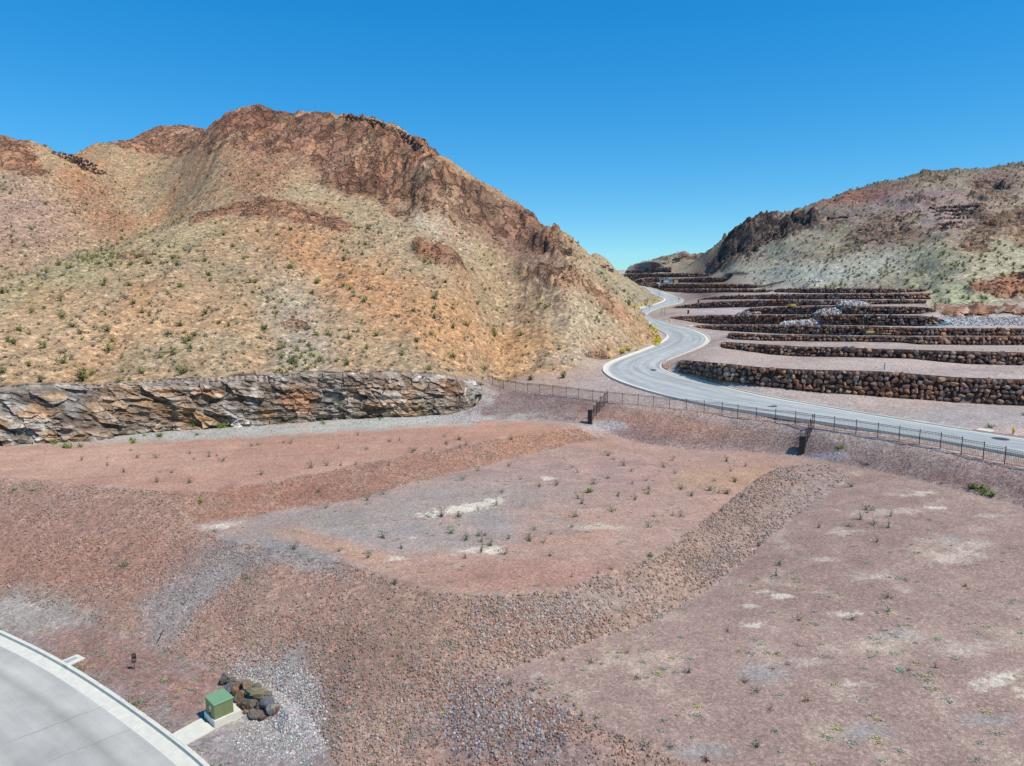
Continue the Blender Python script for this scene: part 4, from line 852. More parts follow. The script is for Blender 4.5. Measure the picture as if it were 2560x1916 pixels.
for i, w in enumerate(WALLS):
    ch = 0.66 if i < 2 else (0.62 if i < 9 else 0.8)
    boulder_wall('boulder_wall', WB[i], WT[i], ch, T2 if i < 1 else T1, WLAB[i], 100+i, 'boulder walls that hold the terraces')
def free_wall(px0, rows, label, group, ch=0.8, seed=5, tp=None, yo=0.9, pal=PAL_W):
    """a wall on a hillside: rows (px, base py, top py) dropped on the slope"""
    b, t = [], []
    for x, y0, y1 in rows:
        dy = 0
        h = hit(x, y0, px0)
        while h[1] > 560 and dy < 60: dy += 1; h = hit(x, y0+dy, px0)
        if h[1] > 560: return None
        y1 += dy; Y = h[1]; b.append((h[0], Y, h[2]-0.15)); tt_ = ray(x, y1)[1]; t.append((h[0], Y+yo, max(tt_*(Y+yo), h[2]+0.3)))
    return boulder_wall('boulder_wall', b, t, ch, tp or T1, label, seed, group, pal)
PAL_D = [A(104, 86, 78), A(88, 76, 72), A(120, 98, 86), A(134, 110, 94)]
far = 'small boulder walls high on the hills'
free_wall(150, [(862, 294, 286), (900, 300, 291), (950, 314, 304), (1000, 336, 325), (1040, 362, 350), (1062, 384, 368)], 'dark boulder wall running along the rounded summit of the left hill', far, .9, 31, pal=PAL_D, yo=0.6)
free_wall(120, [(128, 384, 377), (170, 402, 385), (210, 425, 396), (245, 436, 414), (268, 436, 430)], 'dark boulder wall filling the saddle at the upper left', far, .8, 32, pal=PAL_D)
for k, (x0, x1, y0, y1) in enumerate(((2320, 2448, 523, 514), (2326, 2440, 532, 524), (2334, 2432, 541, 533), (2340, 2424, 550, 543), (2346, 2404, 564, 556), (2350, 2396, 575, 568))):
    free_wall(200, [(x0, y0, y0-5), ((x0+x1)/2, y0-2, y0-8), (x1, y1+3, y1-3)], 'dark stacked boulder wall high in the gully of the right hill', 'stacked walls in the gully of the right hill', .9, 40+k, pal=PAL_D)
free_wall(250, [(2066, 549, 543), (2100, 546, 540), (2120, 545, 541)], 'short dark boulder wall on the upper slope left of the stacked walls', far, .9, 50, pal=PAL_D)
free_wall(300, [(1637, 667, 662), (1665, 661, 655), (1700, 654, 648)], 'dark sloping boulder wall just above the far terraces', far, 1.0, 51, pal=PAL_D)
free_wall(300, [(1680, 653, 648), (1715, 644, 638)], 'short dark sloping wall climbing towards the rocky peak', far, 1.0, 52, pal=PAL_D)
free_wall(250, [(1490, 671, 661), (1520, 673, 663)], 'dark wall on the shoulder of the left hill, right of the cliff', far, 1.0, 53, pal=PAL_D)
free_wall(250, [(1521, 678, 670), (1531, 682, 673)], 'tiny lower wall at the end of the left hill shoulder', far, 0.8, 54, pal=PAL_D)

# ------------------------------------------------------------------ the rock cuts
def rock_cut(name, bot, top, ns, nh, ledge, amp, cols, label, seed, bulge=1.6):
    B = spline(bot, 0.5); T = spline(top, 0.5)
    rs = lambda p, n: np.stack([np.interp(np.linspace(0, 1, n), np.linspace(0, 1, len(p)), p[:, i]) for i in range(3)], 1)
    B, T = rs(B, ns), rs(T, ns); d = np.gradient(B[:, :2], axis=0); d /= np.linalg.norm(d, axis=1)[:, None]; nr = np.stack([d[:, 1], -d[:, 0]], 1)
    nr[(nr*B[:, :2]).sum(1) > 0] *= -1
    S = np.concatenate([[0], np.cumsum(np.linalg.norm(np.diff(B[:, :2], axis=0), axis=1))])[:, None]; T[:, 2] += .55*fbm(S[:, 0]/3.0, S[:, 0]*0+seed, 4, 5, .6)-.1; h = np.linspace(-0.06, 1.05, nh)[None]
    H = (T[:, 2]-B[:, 2])[:, None]*h; s = S+0*h; f = np.clip(h, 0, 1)**bulge
    X = B[:, 0, None]*(1-f)+T[:, 0, None]*f; Y = B[:, 1, None]*(1-f)+T[:, 1, None]*f; Z = B[:, 2, None]+H
    dip = 0.035*s
    w1 = s+0.3*fbm(s/2, H/1.2, 4, seed); w2 = H+dip+0.22*fbm(s/3, H/1.5, 4, seed+2)
    f1, f2, cid = worley(w1/2.2, w2/1.4, seed); g1, g2, cd2 = worley(w1/0.8, w2/0.42, seed+3)
    e = sst(0, 0.05, f2-f1); 
    step = fbm(s*0+1.7, w2/0.5, 3, seed+1)             # bedding ledges
    dd = amp*((cid-.45)*1.0*e + 0.5*(cd2-.5)*sst(0, .1, g2-g1) + 0.45*step + 0.5*fbm(s/5, H/4, 4, seed+4) + 0.16*fbm(s*1.4, w2*2.5, 3, seed+5)) - amp*0.3*(1-e)
    ed = np.minimum(1, np.minimum(s, S[-1]-s)/4.0)
    dd = np.maximum(dd+0.35, -0.35)*ed*(1-0.75*sst(.9, 1.02, h))
    X = X+nr[:, 0, None]*dd; Y = Y+nr[:, 1, None]*dd; Z = Z+0.12*fbm(s*0.9, H, 3, seed+6)
    px, py = proj(X, Y, Z)
    c = np.zeros(X.shape+(3,)); c[:] = cols[0]
    def L2(m, cc, a=1.0):
        nonlocal c
        m = np.clip(m*a, 0, 1)[..., None]; c = c*(1-m)+np.asarray(cc)*m
    L2(sst(-.1, .35, fbm(w1/2.5, w2/.7, 4, seed+1)), cols[1]); L2(sst(.05, .4, fbm(w1/4.5+3, w2/2.2, 3, seed+2)), cols[2], .85)
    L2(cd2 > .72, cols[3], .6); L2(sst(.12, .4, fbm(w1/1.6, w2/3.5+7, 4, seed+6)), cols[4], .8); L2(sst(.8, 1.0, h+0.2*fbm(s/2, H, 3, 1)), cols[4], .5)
    L2(1-sst(0, .05, g2-g1), cols[1], .5); L2((1-sst(0.0, 0.035, f2-f1))*sst(-.2, .2, fbm(s/2, H, 2, 4)), cols[5], .5)
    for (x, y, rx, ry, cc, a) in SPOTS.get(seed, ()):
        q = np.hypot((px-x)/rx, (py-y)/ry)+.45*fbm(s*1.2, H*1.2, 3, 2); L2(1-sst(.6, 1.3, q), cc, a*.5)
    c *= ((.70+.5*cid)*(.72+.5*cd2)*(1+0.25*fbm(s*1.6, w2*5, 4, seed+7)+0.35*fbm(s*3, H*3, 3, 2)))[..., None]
    V = np.stack([X, Y, Z+CZ], -1).reshape(-1, 3); I = np.arange(ns*nh).reshape(ns, nh)
    Fq = np.stack([I[:-1, :-1].ravel(), I[1:, :-1].ravel(), I[1:, 1:].ravel(), I[:-1, 1:].ravel()], 1)
    o = obj(name, V, Fq, M_cut, colors=np.clip(c.reshape(-1, 3), .015, .8), smooth=False); return tag(o, label, None, None, 'structure')
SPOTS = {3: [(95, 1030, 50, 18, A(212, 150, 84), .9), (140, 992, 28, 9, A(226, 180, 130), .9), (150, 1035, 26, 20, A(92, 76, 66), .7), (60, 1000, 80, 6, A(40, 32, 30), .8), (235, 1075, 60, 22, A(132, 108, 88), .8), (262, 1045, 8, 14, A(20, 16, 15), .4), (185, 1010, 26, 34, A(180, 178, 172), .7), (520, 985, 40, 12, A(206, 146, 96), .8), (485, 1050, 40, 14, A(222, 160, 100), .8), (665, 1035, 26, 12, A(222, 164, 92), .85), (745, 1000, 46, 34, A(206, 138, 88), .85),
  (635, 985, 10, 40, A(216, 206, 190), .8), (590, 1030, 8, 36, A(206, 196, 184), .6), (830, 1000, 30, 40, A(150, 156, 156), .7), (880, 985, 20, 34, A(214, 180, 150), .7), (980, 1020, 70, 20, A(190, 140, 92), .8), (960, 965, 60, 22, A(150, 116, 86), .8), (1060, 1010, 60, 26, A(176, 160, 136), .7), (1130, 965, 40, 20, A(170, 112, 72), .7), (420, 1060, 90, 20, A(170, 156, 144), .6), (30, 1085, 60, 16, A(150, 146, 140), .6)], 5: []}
cb = [(-1100, 1215), (-700, 1183), (-250, 1138), (0, 1114), (150, 1102), (230, 1100), (300, 1088), (420, 1074), (500, 1070), (700, 1058), (850, 1046), (1000, 1040), (1100, 1036), (1165, 1026), (1196, 1000)]
ct = CT
CUTC = [A(154, 134, 116), A(128, 110, 94), A(180, 142, 106), A(160, 140, 120), A(190, 178, 162), A(70, 58, 50)]
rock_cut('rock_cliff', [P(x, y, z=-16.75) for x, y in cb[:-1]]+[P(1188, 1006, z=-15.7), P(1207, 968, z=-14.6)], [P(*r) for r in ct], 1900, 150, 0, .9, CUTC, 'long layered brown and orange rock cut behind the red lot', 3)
rock_cut('rock_cliff', [P(2336, 772, 149), P(2352, 785, 146), P(2362, 794, 144), P(2400, 796, 143.5), P(2470, 793, 144.5), P(2560, 790, 146), P(2800, 792, 146), P(3200, 796, 143)], [P(2334, 763, 151.5), P(2350, 757, 151.5), P(2372, 761, 150), P(2400, 762, 150), P(2450, 757, 152.5), P(2560, 753, 152), P(2800, 764, 148.5), P(3200, 772, 145)], 420, 46, 0, 1.1,
  [A(150, 110, 86), A(110, 80, 66), A(190, 138, 104), A(128, 96, 80), A(200, 178, 152), A(56, 40, 34)], 'rough brown rock cut above the pale quarry floor at the right', 5, 1.6)
# ------------------------------------------------------------------ loose stones
area = YY*YY*du*dv*1.0; SZ = 0.50
inframe = (PX > -250) & (PX < 2800) & (PY < 2250)
def scatter(name, weight, n, smin, smax, pal, label=None, mix=0.45, seed=1, tp=None, expo=3.6, near=1.0, sink=0.25, var=0.25):
    r = np.random.default_rng(seed); w = (weight*area*inframe*~inroad*~inlow/np.maximum(YY/40, 1)**near).ravel(); w /= w.sum(); k = r.choice(NV*NU, n, p=w)
    i, j = np.divmod(k, NU); uu = U[j]+r.uniform(-.5, .5, n)*du; Y = np.exp(LV[i]+r.uniform(-.5, .5, n)*dv); X = uu*Y
    z = hz_at(X, Y); s = (smin+(smax-smin)*r.random(n)**expo)*SZ; s = s*np.sqrt(np.clip(Y/45, 1, 4))
    cl = palette(pal, n, r, var); cl = cl*(1-mix)+C[i, j]*mix*r.uniform(.6, 1.25, (n, 1))
    o = rocks_mesh(name, np.stack([X, Y, z+CZ+s*(0.5-sink)], 1), s, cl, M_stone, tp or T0, r=r); tag(o, label, None, None, 'stuff'); return o
PS = [A(160, 120, 102), A(134, 106, 98), A(172, 140, 126), A(120, 104, 104), A(186, 128, 96), A(160, 150, 148), A(104, 78, 72), A(198, 176, 156), A(170, 108, 84), A(150, 144, 146), A(190, 186, 184), A(142, 150, 136)]
PG = [A(166, 162, 160), A(146, 142, 142), A(124, 120, 122), A(182, 178, 174), A(156, 124, 108), A(98, 92, 94)]
PT = [A(192, 162, 138), A(168, 134, 112), A(180, 158, 146), A(140, 116, 106), A(204, 182, 160), A(150, 140, 136), A(184, 134, 104)]
PWt = [A(210, 204, 194), A(186, 182, 176), A(166, 162, 158), A(220, 212, 198), A(148, 144, 142), A(176, 144, 130)]
brk = (.35+1.0*sst(-.25, .35, n_b+.5*n_a))
scatter('rubble', brk*SL_low*sst(0.2, .7, SL_low), 70000, .026, .21, PS, 'red brown rubble covering the lower slope', seed=1, mix=.6)
scatter('rubble', np.clip(blur(((PX-520)/170)**2+((PY-1450)/110)**2 < 1, 6), 0, 1)*SL_low, 6000, .03, .16, PG, 'blue grey rubble on the lower slope', seed=2, mix=.4)
scatter('rubble', brk*SL_mid*sst(0.2, .7, SL_mid)*(1-.85*sst(1800, 2080, PX)), 19000, .028, .27, PT, 'tan rubble on the slope between the lots', seed=3, mix=.55)
scatter('rubble', brk*SL_berm*sst(0.2, .7, SL_berm), 14000, .03, .15, PS, 'red rubble on the low bank below the red lot', seed=4, mix=.5)
scatter('rubble', brk*SL_fence*sst(0.2, .7, SL_fence), 26000, .035, .13, PS+PG, 'purple grey rubble on the bank under the fence', seed=5, near=.5, mix=.45)
blk = lambda cx, cy, rx, ry: np.clip(blur((((PX-cx)/rx)**2+((PY-cy)/ry)**2 < 1).astype(float), 6)*(.8+.8*n_b), 0, 1)*(YY < 90)
scatter('rubble', blk(1270, 1800, 170, 100)*(SL_low+.1)+0.5*blk(1170, 1720, 90, 50), 5000, .05, .22, PS+PG, 'coarse dark rubble at the corner of the lowest lot', seed=6, mix=.25, expo=1.6)
scatter('rubble', 0.8*blk(1330, 1560, 180, 50)*(SL_mid+.2), 2600, .07, .26, PT+PS, 'coarse rubble below the middle lot corner', seed=7, mix=.3, expo=2.5)
wm = np.clip(1.2*blk(745, 1775, 60, 85)+blk(640, 1675, 70, 26)+blk(700, 1700, 60, 20)+.7*blk(700, 1850, 120, 50), 0, 1)*(YY < 45)
scatter('gravel', wm, 9000, .035, .15, PWt, 'pale crushed stone around the small boulder wall', seed=8, mix=.1, expo=1.8)
scatter('gravel', (low_verge*(.4+.8*sst(-.1, .4, n_b))), 15000, .02, .10, PG+PS+PWt, 'mixed gravel on the verge beside the lower street', seed=9, mix=.35)
scatter('gravel', (pad_l+pad_m+pad_r)*(.7+.3*sst(0, .4, n_b)), 24000, .012, .05, PS+PG+PWt[:3], 'scattered pebbles on the graded lots', seed=10, mix=.6, near=.3)
scatter('gravel', np.clip(vg+0.5*terr*(YY < 200), 0, 1), 15000, .03, .12, PS+PG, 'gravel on the verges and terraces', seed=11, mix=.55, near=0)
scatter('gravel', (np.abs(PY-(1112-PX*.058)) < 12)*(PX < 1180)*(YY < 100)*(YY > 60)*1.0+((PX > 1120) & (PX < 1200) & (PY > 950) & (PY < 1060) & (YY < 118)), 6000, .03, .16, PWt+PG, 'pale stone chips at the foot of the rock cut', seed=12, mix=.35, near=0)
scatter('gravel', (np.abs(PY-803) < 12)*(PX > 2350)*(YY > 128)*(YY < 150)*1.0, 3000, .08, .35, PWt+PG, 'grey broken stone on the quarry floor', seed=13, mix=.3, near=0)
hl = inL*(YY > 79)*(YY < 380); hr = inR*(YY < 500)
scatter('scree', hl*(.25+.8*sst(0, .5, n_b)+1.2*sst(.1, .5, n_a)), 62000, .05, .26, [A(110, 90, 76), A(186, 150, 120), A(206, 186, 158), A(160, 122, 96), A(170, 164, 150), A(190, 132, 90)], 'small stones strewn over the left hillside', seed=14, mix=.6, near=.6, var=.3)
scatter('scree', hl*np.clip(2.0*(np.abs(np.hypot((PX-640)/90, (PY-420)/70)) < 1)+2*(np.hypot((PX-230)/90, (PY-500)/60) < 1)+1.5*(np.hypot((PX-60)/150, (PY-540)/110) < 1)+1.2*(np.hypot((PX-820)/150, (PY-590)/40) < 1)+(np.hypot((PX-1400)/120, (PY-720)/50) < 1), 0, 2), 9000, .08, .34, [A(150, 100, 80), A(128, 88, 72), A(176, 132, 108), A(186, 158, 146)], 'reddish scree fans below the crags of the left hill', seed=15, mix=.4, near=0, expo=1.8)
scatter('scree', hr*(.3+sst(0, .4, n_b)), 12000, .08, .3, [A(120, 100, 88), A(150, 136, 116), A(96, 80, 74)], 'dark stones strewn over the right hillside', seed=16, mix=.5, near=0)
def blocks(name, mask, n, smin, smax, pal, label, seed, tp=T1, mix=.4):
    o = scatter(name, mask, n, smin, smax, pal, label, mix=mix, seed=seed, tp=tp, near=0, sink=.55, expo=2.0); return o
PR = [A(150, 104, 80), A(124, 86, 68), A(172, 128, 98), A(108, 76, 62), A(186, 146, 116)]
for k, nm, n, a, b, lb, cc in (('shoulder', 'rock_outcrop', 420, .2, .62, 'broken red brown rock ledge crossing the middle of the left hill', PR), ('mid', 'rock_outcrop', 120, .2, .7, 'dark jagged blocks under the summit cliff', PR), ('slab', 'rock_outcrop', 130, .2, .6, 'slanting dark slab of rock right of the hill centre', PR),
   ('spur', 'rock_outcrop', 420, .2, .6, 'rugged brown rocks along the spur above the road', PR), ('toe_rock', 'rock_outcrop', 90, .15, .5, 'brown rock hump at the foot of the hill by the first bend', PR), ('low1', 'rock_outcrop', 60, .15, .5, 'low brown rock dome by the gully on the left hill', PR), ('low2', 'rock_outcrop', 40, .12, .4, 'flat brown rock patch low on the left hill', PR), ('low3', 'rock_outcrop', 60, .12, .45, 'dark rocks in the wash above the rock cut', PR),
   ('r_peak', 'rock_outcrop', 350, .4, 1.4, 'black rocky peak on the skyline of the right hill', [A(84, 74, 70), A(110, 96, 86), A(70, 62, 60)]), ('r_mid', 'rock_outcrop', 260, .4, 1.2, 'dark crags halfway up the right hill', [A(100, 82, 72), A(128, 104, 88)]), ('r_near', 'rock_outcrop', 120, .3, .8, 'orange brown outcrop above the quarry cut', PR), ('r_right', 'rock_outcrop', 160, .4, 1.2, 'tan and brown crag at the right edge of the picture', PR+[A(190, 160, 130)])):
    o = blocks(nm, CM[k]*(CM[k] > .5), n, a, b, cc, lb, 300+len(k)+ord(k[0])+n); o['kind'] = 'structure'

# ------------------------------------------------------------------ the small boulder wall beside the green cabinet
wall_s = empty('boulder_wall', (*hit(625, 1720)[:2], hit(625, 1720)[2]+CZ)); tag(wall_s, 'short low wall of large tan and grey boulders behind the green cabinet', 'retaining wall')
BS = [(560, 1703, .36, .62, (150, 142, 128)), (574, 1722, .30, .5, (140, 140, 144)), (588, 1727, .26, .45, (160, 118, 86)), (597, 1712, .40, .34, (166, 134, 100)), (600, 1738, .42, .42, (156, 124, 92)), (616, 1714, .42, .38, (158, 134, 104)), (635, 1732, .52, .44, (150, 142, 108)),
      (652, 1738, .56, .42, (164, 148, 104)), (627, 1760, .60, .48, (132, 116, 98)), (650, 1768, .32, .46, (112, 92, 80)), (668, 1762, .46, .5, (120, 122, 128)), (682, 1778, .40, .46, (176, 166, 148)), (640, 1784, .52, .30, (140, 126, 110)), (606, 1757, .34, .34, (120, 92, 70)), (660, 1788, .32, .26, (150, 112, 92)), (690, 1772, .30, .3, (150, 104, 86)), (617, 1776, .26, .2, (190, 150, 120)), (578, 1700, .34, .3, (120, 110, 100)), (645, 1716, .34, .28, (140, 130, 110)), (668, 1735, .30, .28, (130, 120, 108))]
wl_loc = Vector(wall_s.location)
for i, (x, y, w, h, c) in enumerate(BS):
    g = hit(x, y+8); v, f = T2[i % 8]; r = np.random.default_rng(900+i); q = (v*r.uniform(.85, 1.15, 3)) @ rotm(r, 1)[0].T; q = q/np.abs(q).max(0)*np.array([w*.95, w*.75, h*.8])
    zc = g[2]+CZ+h*0.45; q = q+np.array([g[0], g[1], zc])-np.array(wl_loc)
    obj('boulder', q, f, M_bould, wall_s, colors=np.tile((A(*c, k=.8)*.7+A(128, 116, 104, k=.8)*.3), (len(q), 1)))
# ------------------------------------------------------------------ green utility cabinet on its plinth
M_green = plain('olive_green_paint', (0.20, 0.23, 0.10), 0.45, 0.06, 2.0, spec=0.35)
M_greent = plain('pale_green_lid', (0.20, 0.34, 0.18), 0.5, 0.06, 2.0, spec=0.35)  # lid is a brighter green than the cabinet body
M_white = plain('white_label', (0.75, 0.78, 0.82), 0.5, 0.05); M_yel = plain('warning_yellow', (0.75, 0.42, 0.02), 0.5, 0.1)
zg = -22.95; pf = Vector(P(537, 1823, z=zg)); pr_ = Vector(P(603.5, 1793, z=zg)); pll = Vector(P(501, 1800, z=zg))
ax = (pr_-pf).normalized(); la, lb_ = (pr_-pf).length, (pll-pf).length; ay = Vector((-ax.y, ax.x, 0)); rzc = math.atan2(ax.y, ax.x)
org = pf+Vector((0, 0, CZ))
pla = empty('concrete_plinth', org, rzc); tag(pla, 'raised white concrete plinth under the green cabinet', 'plinth')
MB().box((la/2, lb_/2, 0.0), (la, lb_, 0.84), bev=.015).build('base', M_conc, pla)
cab = empty('utility_cabinet', org+ax*(la*.40)+ay*(lb_*.5)+Vector((0, 0, .42)), rzc); tag(cab, 'square olive green utility cabinet standing on the white plinth', 'utility cabinet')
cw, cd, chh = la*.70, lb_*.84, 0.80
MB().box((0, 0, chh/2), (cw, cd, chh), bev=.01).build('body', M_green, cab)
MB().box((0, 0, chh+.03), (cw+.07, cd+.07, .07), bev=.012).build('lid', M_greent, cab)
MB().box((0.03, -cd/2-.006, chh/2-.02), (.02, .012, chh-.12)).build('door_seam', M_green, cab)
d = MB(); d.box((-cw/2-.008, -.05, chh*.60), (.014, .22, .16)); lbl = d.build('label_plate', M_white, cab)
d = MB(); d.box((-cw/2-.008, -.05, chh*.38), (.014, .19, .13)); d.build('warning_label', M_yel, cab)
MB().box((-cw/2-.015, .02, chh*.16), (.03, .14, .10), bev=.005).build('handle', M_steel, cab)
slabz('walkway_slab', [(424, 1838), (502, 1796), (538, 1822), (462, 1863)], -22.90, .25, M_conc, 'pale concrete walkway slab from the lower kerb to the plinth', 'concrete slab')

# ------------------------------------------------------------------ lot sign and leaning stake
M_brown = plain('sign_brown', (0.035, 0.02, 0.015), 0.6, 0.2, 8.0); M_lett = plain('sign_lettering', (0.42, 0.38, 0.36), 0.6, 0.1)
g = hit(335.5, 1674); sg = empty('sign', (g[0], g[1], g[2]+CZ), R(24)); tag(sg, 'small dark brown lot sign with pale numerals on a thin post', 'sign')
Hs = 1.12
MB().box((0, 0, Hs/2), (.035, .03, Hs), bev=.004).build('post', M_brown, sg)
MB().box((0, -.025, Hs-.36), (.25, .02, .58), bev=.004).build('board', M_brown, sg)
def text(body, size, loc, parent, mat, name, sx=1.0):
    cu = bpy.data.curves.new(name, 'FONT'); cu.body = body; cu.size = size; cu.align_x = 'CENTER'; cu.align_y = 'CENTER'; cu.extrude = .002
    o = bpy.data.objects.new(name, cu); col.objects.link(o); o.parent = parent; o.location = loc; o.rotation_euler = (math.pi/2, 0, 0); o.scale = (sx, 1, 1); cu.materials.append(mat)
    dg = bpy.context.evaluated_depsgraph_get(); me = bpy.data.meshes.new_from_object(o.evaluated_get(dg)); o2 = bpy.data.objects.new(name, me); col.objects.link(o2); o2.parent = parent; o2.location = o.location; o2.rotation_euler = o.rotation_euler; o2.scale = o.scale
    bpy.data.objects.remove(o); return o2
text('LOT', .13, (0, -.038, Hs-.19), sg, M_lett, 'lettering', .8)
text('700', .23, (0, -.038, Hs-.49), sg, M_lett, 'numeral', .6)
sg.rotation_euler = (R(3), R(3), R(18))
g = hit(389, 1612); st = MB(); st.box((0, 0, .45), (.05, .03, .95), bev=.006); o = st.build('stake', M_brown); tag(o, 'dark leaning wooden stake on the slope behind the sign', 'stake'); o.location = (g[0], g[1], g[2]+CZ-.03); o.rotation_euler = (R(-18), R(27), R(10))

# ------------------------------------------------------------------ fences and pillars
def prism_between(m, a, b, w, d):
    m.tube(a, b, w/2, 4)
def fence(name, posts, label, H=1.5, pick=.13, zdrop=0.06):
    """posts: ground points (world). Level panels stepping down from post to post"""
    o0 = Vector(posts[0]); root = empty(name, o0); tag(root, label, 'fence')
    P_ = [Vector(p)-o0 for p in posts]
    for i, p in enumerate(P_):
        nb = [abs(p.z-P_[j].z) for j in (i-1, i+1) if 0 <= j < len(P_)]
        up_ = max(0, max([(P_[j].z-p.z) for j in (i-1, i+1) if 0 <= j < len(P_)]+[0]))
        m = MB(); hh = H+min(up_, .5)+.05; m.box((p.x, p.y, p.z+hh/2-.05), (.06, .06, hh+.1), bev=.006); m.box((p.x, p.y, p.z+hh+.01), (.08, .08, .02)); m.build('post', M_steel, root)
    for a, b in zip(P_[:-1], P_[1:]):
        L = math.hypot(b.x-a.x, b.y-a.y); rz = math.atan2(b.y-a.y, b.x-a.x); zb = max(a.z, b.z)+.08; zt = zb+H-.12; c = (a+b)/2; m = MB()
        if abs(a.z-b.z) > .45: zb = (a.z+b.z)/2+.1; zt = zb+H-.12
        for z in (zb+.04, zt-.16, zt): m.box((c.x, c.y, z), (L-.06, .03, .035), rz)
        n = max(2, int(L/pick)); 
        for k in range(1, n):
            f = k/n; x, y = a.x+(b.x-a.x)*f, a.y+(b.y-a.y)*f; m.box((x, y, (zb+zt)/2), (.016, .016, zt-zb), rz)
        m.build('panel', M_steel, root)
    return root
fp = []
for x, y, Y in FENCE:
    q = P(x, y, Y); fp.append((q[0], q[1], max(q[2]-.2, min(q[2]+.2, float(hz_at(q[0], q[1]))))+CZ))
fence('metal_fence', fp, 'long dark metal picket fence stepping down along the top of the rubble bank')
def sub(pp):
    out = []
    for x, y in pp:
        h = hit(x, y, 60, 120); out.append((h[0], h[1], h[2]+CZ))
    return out
i1 = fp[10]; i2 = fp[22]
fence('metal_fence', [i1]+sub([(1509.8, 1018), (1500, 1027), (1491, 1040), (1483.5, 1049)]), 'short dark fence run dropping down the bank to the left pillar', pick=.13)
fence('metal_fence', [i2]+sub([(2029, 1078), (2024, 1092), (2018.5, 1104), (2013, 1117)]), 'short dark fence run dropping down the bank to the right pillar', pick=.13)
for x, y, h, w, lb in ((1475.5, 1061, 1.78, .52, 'black square pillar at the foot of the left fence run'), (2006, 1133, 1.85, .60, 'black square pillar at the foot of the right fence run')):
    g = hit(x, y, 60, 110); m = MB(); r0 = empty('fence_pillar', (g[0], g[1]+.2, g[2]+CZ), R(-20)); tag(r0, lb, 'pillar', 'dark pillars ending the short fences')
    MB().box((0, 0, h/2-.1), (w, w, h+.2), bev=.01).build('shaft', M_pillar, r0); MB().box((0, 0, h+.03), (w+.06, w+.06, .06), bev=.01).build('cap', M_pillar, r0)

# ------------------------------------------------------------------ hydrants, street signs, posts, trailer, machines
def hydrant(x, y, sc, label):
    g = hit(x, y, 55, 260); r0 = empty('fire_hydrant', (g[0], g[1], g[2]+CZ), R(20)); tag(r0, label, 'fire hydrant', 'yellow hydrants beside the road')
    m = MB(); m.lathe([(.17, 0), (.17, .05), (.11, .06), (.105, .50), (.15, .51), (.15, .56), (.12, .58), (.11, .64), (.07, .70), (.02, .73)], 16); b = m.build('barrel', M_hyd, r0)
    MB().lathe([(.035, 0), (.035, .05)], 5, (0, 0, .73)).build('operating_nut', M_hyd, r0)
    for s_ in (-1, 1): MB().tube((0, 0, .40), (s_*.20, 0, .40), .055, 10).build('hose_cap', M_hyd, r0)
    MB().tube((0, 0, .36), (0, -.22, .36), .075, 12).build('pumper_cap', M_hyd, r0)
    MB().lathe([(.34, -.1), (.34, .03)], 16).build('base_slab', M_conc, r0); r0.scale = (sc,)*3
hydrant(2533, 1086, .95, 'yellow fire hydrant behind the red kerb at the far right'); hydrant(1672, 920, .9, 'yellow fire hydrant by the left end of the nearest boulder wall'); hydrant(1674, 806.5, 1.2, 'small yellow fire hydrant beside the second bend')
M_pole = plain('galvanised_pole', (0.16, 0.17, 0.18), 0.5, 0.1, metal=.3); M_plate = plain('sign_back', (0.25, 0.27, 0.28), 0.5, 0.1)
def pole(x, y, h, label, plate=True):
    g = hit(x, y, 100, 400); r0 = empty('street_sign', (g[0], g[1], g[2]+CZ)); tag(r0, label, 'street sign', 'thin sign posts along the road')
    MB().tube((0, 0, -.1), (0, 0, h), .06, 8).build('post', M_pole, r0)
    if plate: MB().box((0, .03, h-.3), (.6, .03, .5), R(0)).build('plate', M_plate, r0)
pole(1648, 744, 3.0, 'thin sign post inside the farthest visible bend', False); pole(1618, 765, 3.2, 'thin sign post on the grassy verge left of the road', False); pole(1697, 759, 2.2, 'sign post at the outer kerb of the farthest bend')
pole(1623, 780, 2.3, 'sign post in front of the narrow middle part of the road'); pole(1662, 789, 2.4, 'sign post on the bare bank right of the road', False); pole(1653, 787, 2.0, 'shorter post beside the bare bank post', False)
for x, y, lb in ((1746, 758, 'dark utility pedestal on the upper bare terrace'), (1720.5, 785, 'dark utility pedestal on the bank above the fourth wall')):
    g = hit(x, y, 120, 300); m = MB(); m.box((0, 0, .5), (.45, .45, 1.15), bev=.03); m.box((0, 0, 1.1), (.5, .5, .08), bev=.02); o = m.build('utility_pedestal', M_pillar); o.location = (g[0], g[1], g[2]+CZ); tag(o, lb, 'utility pedestal')
m = MB(); g = hit(2217, 927, 70, 120); m.tube((0, 0, -.1), (0, 0, .9), .055, 8); m.lathe([(.07, 0), (.07, .06), (.03, .1)], 8, (0, 0, .88)); o = m.build('marker_post', plain('blue_plastic', (.02, .16, .42), .4, .05)); o.location = (g[0], g[1]+.6, hz_at(g[0], g[1]+.6)+CZ); tag(o, 'bright blue marker pipe on top of the nearest boulder wall', 'marker post')
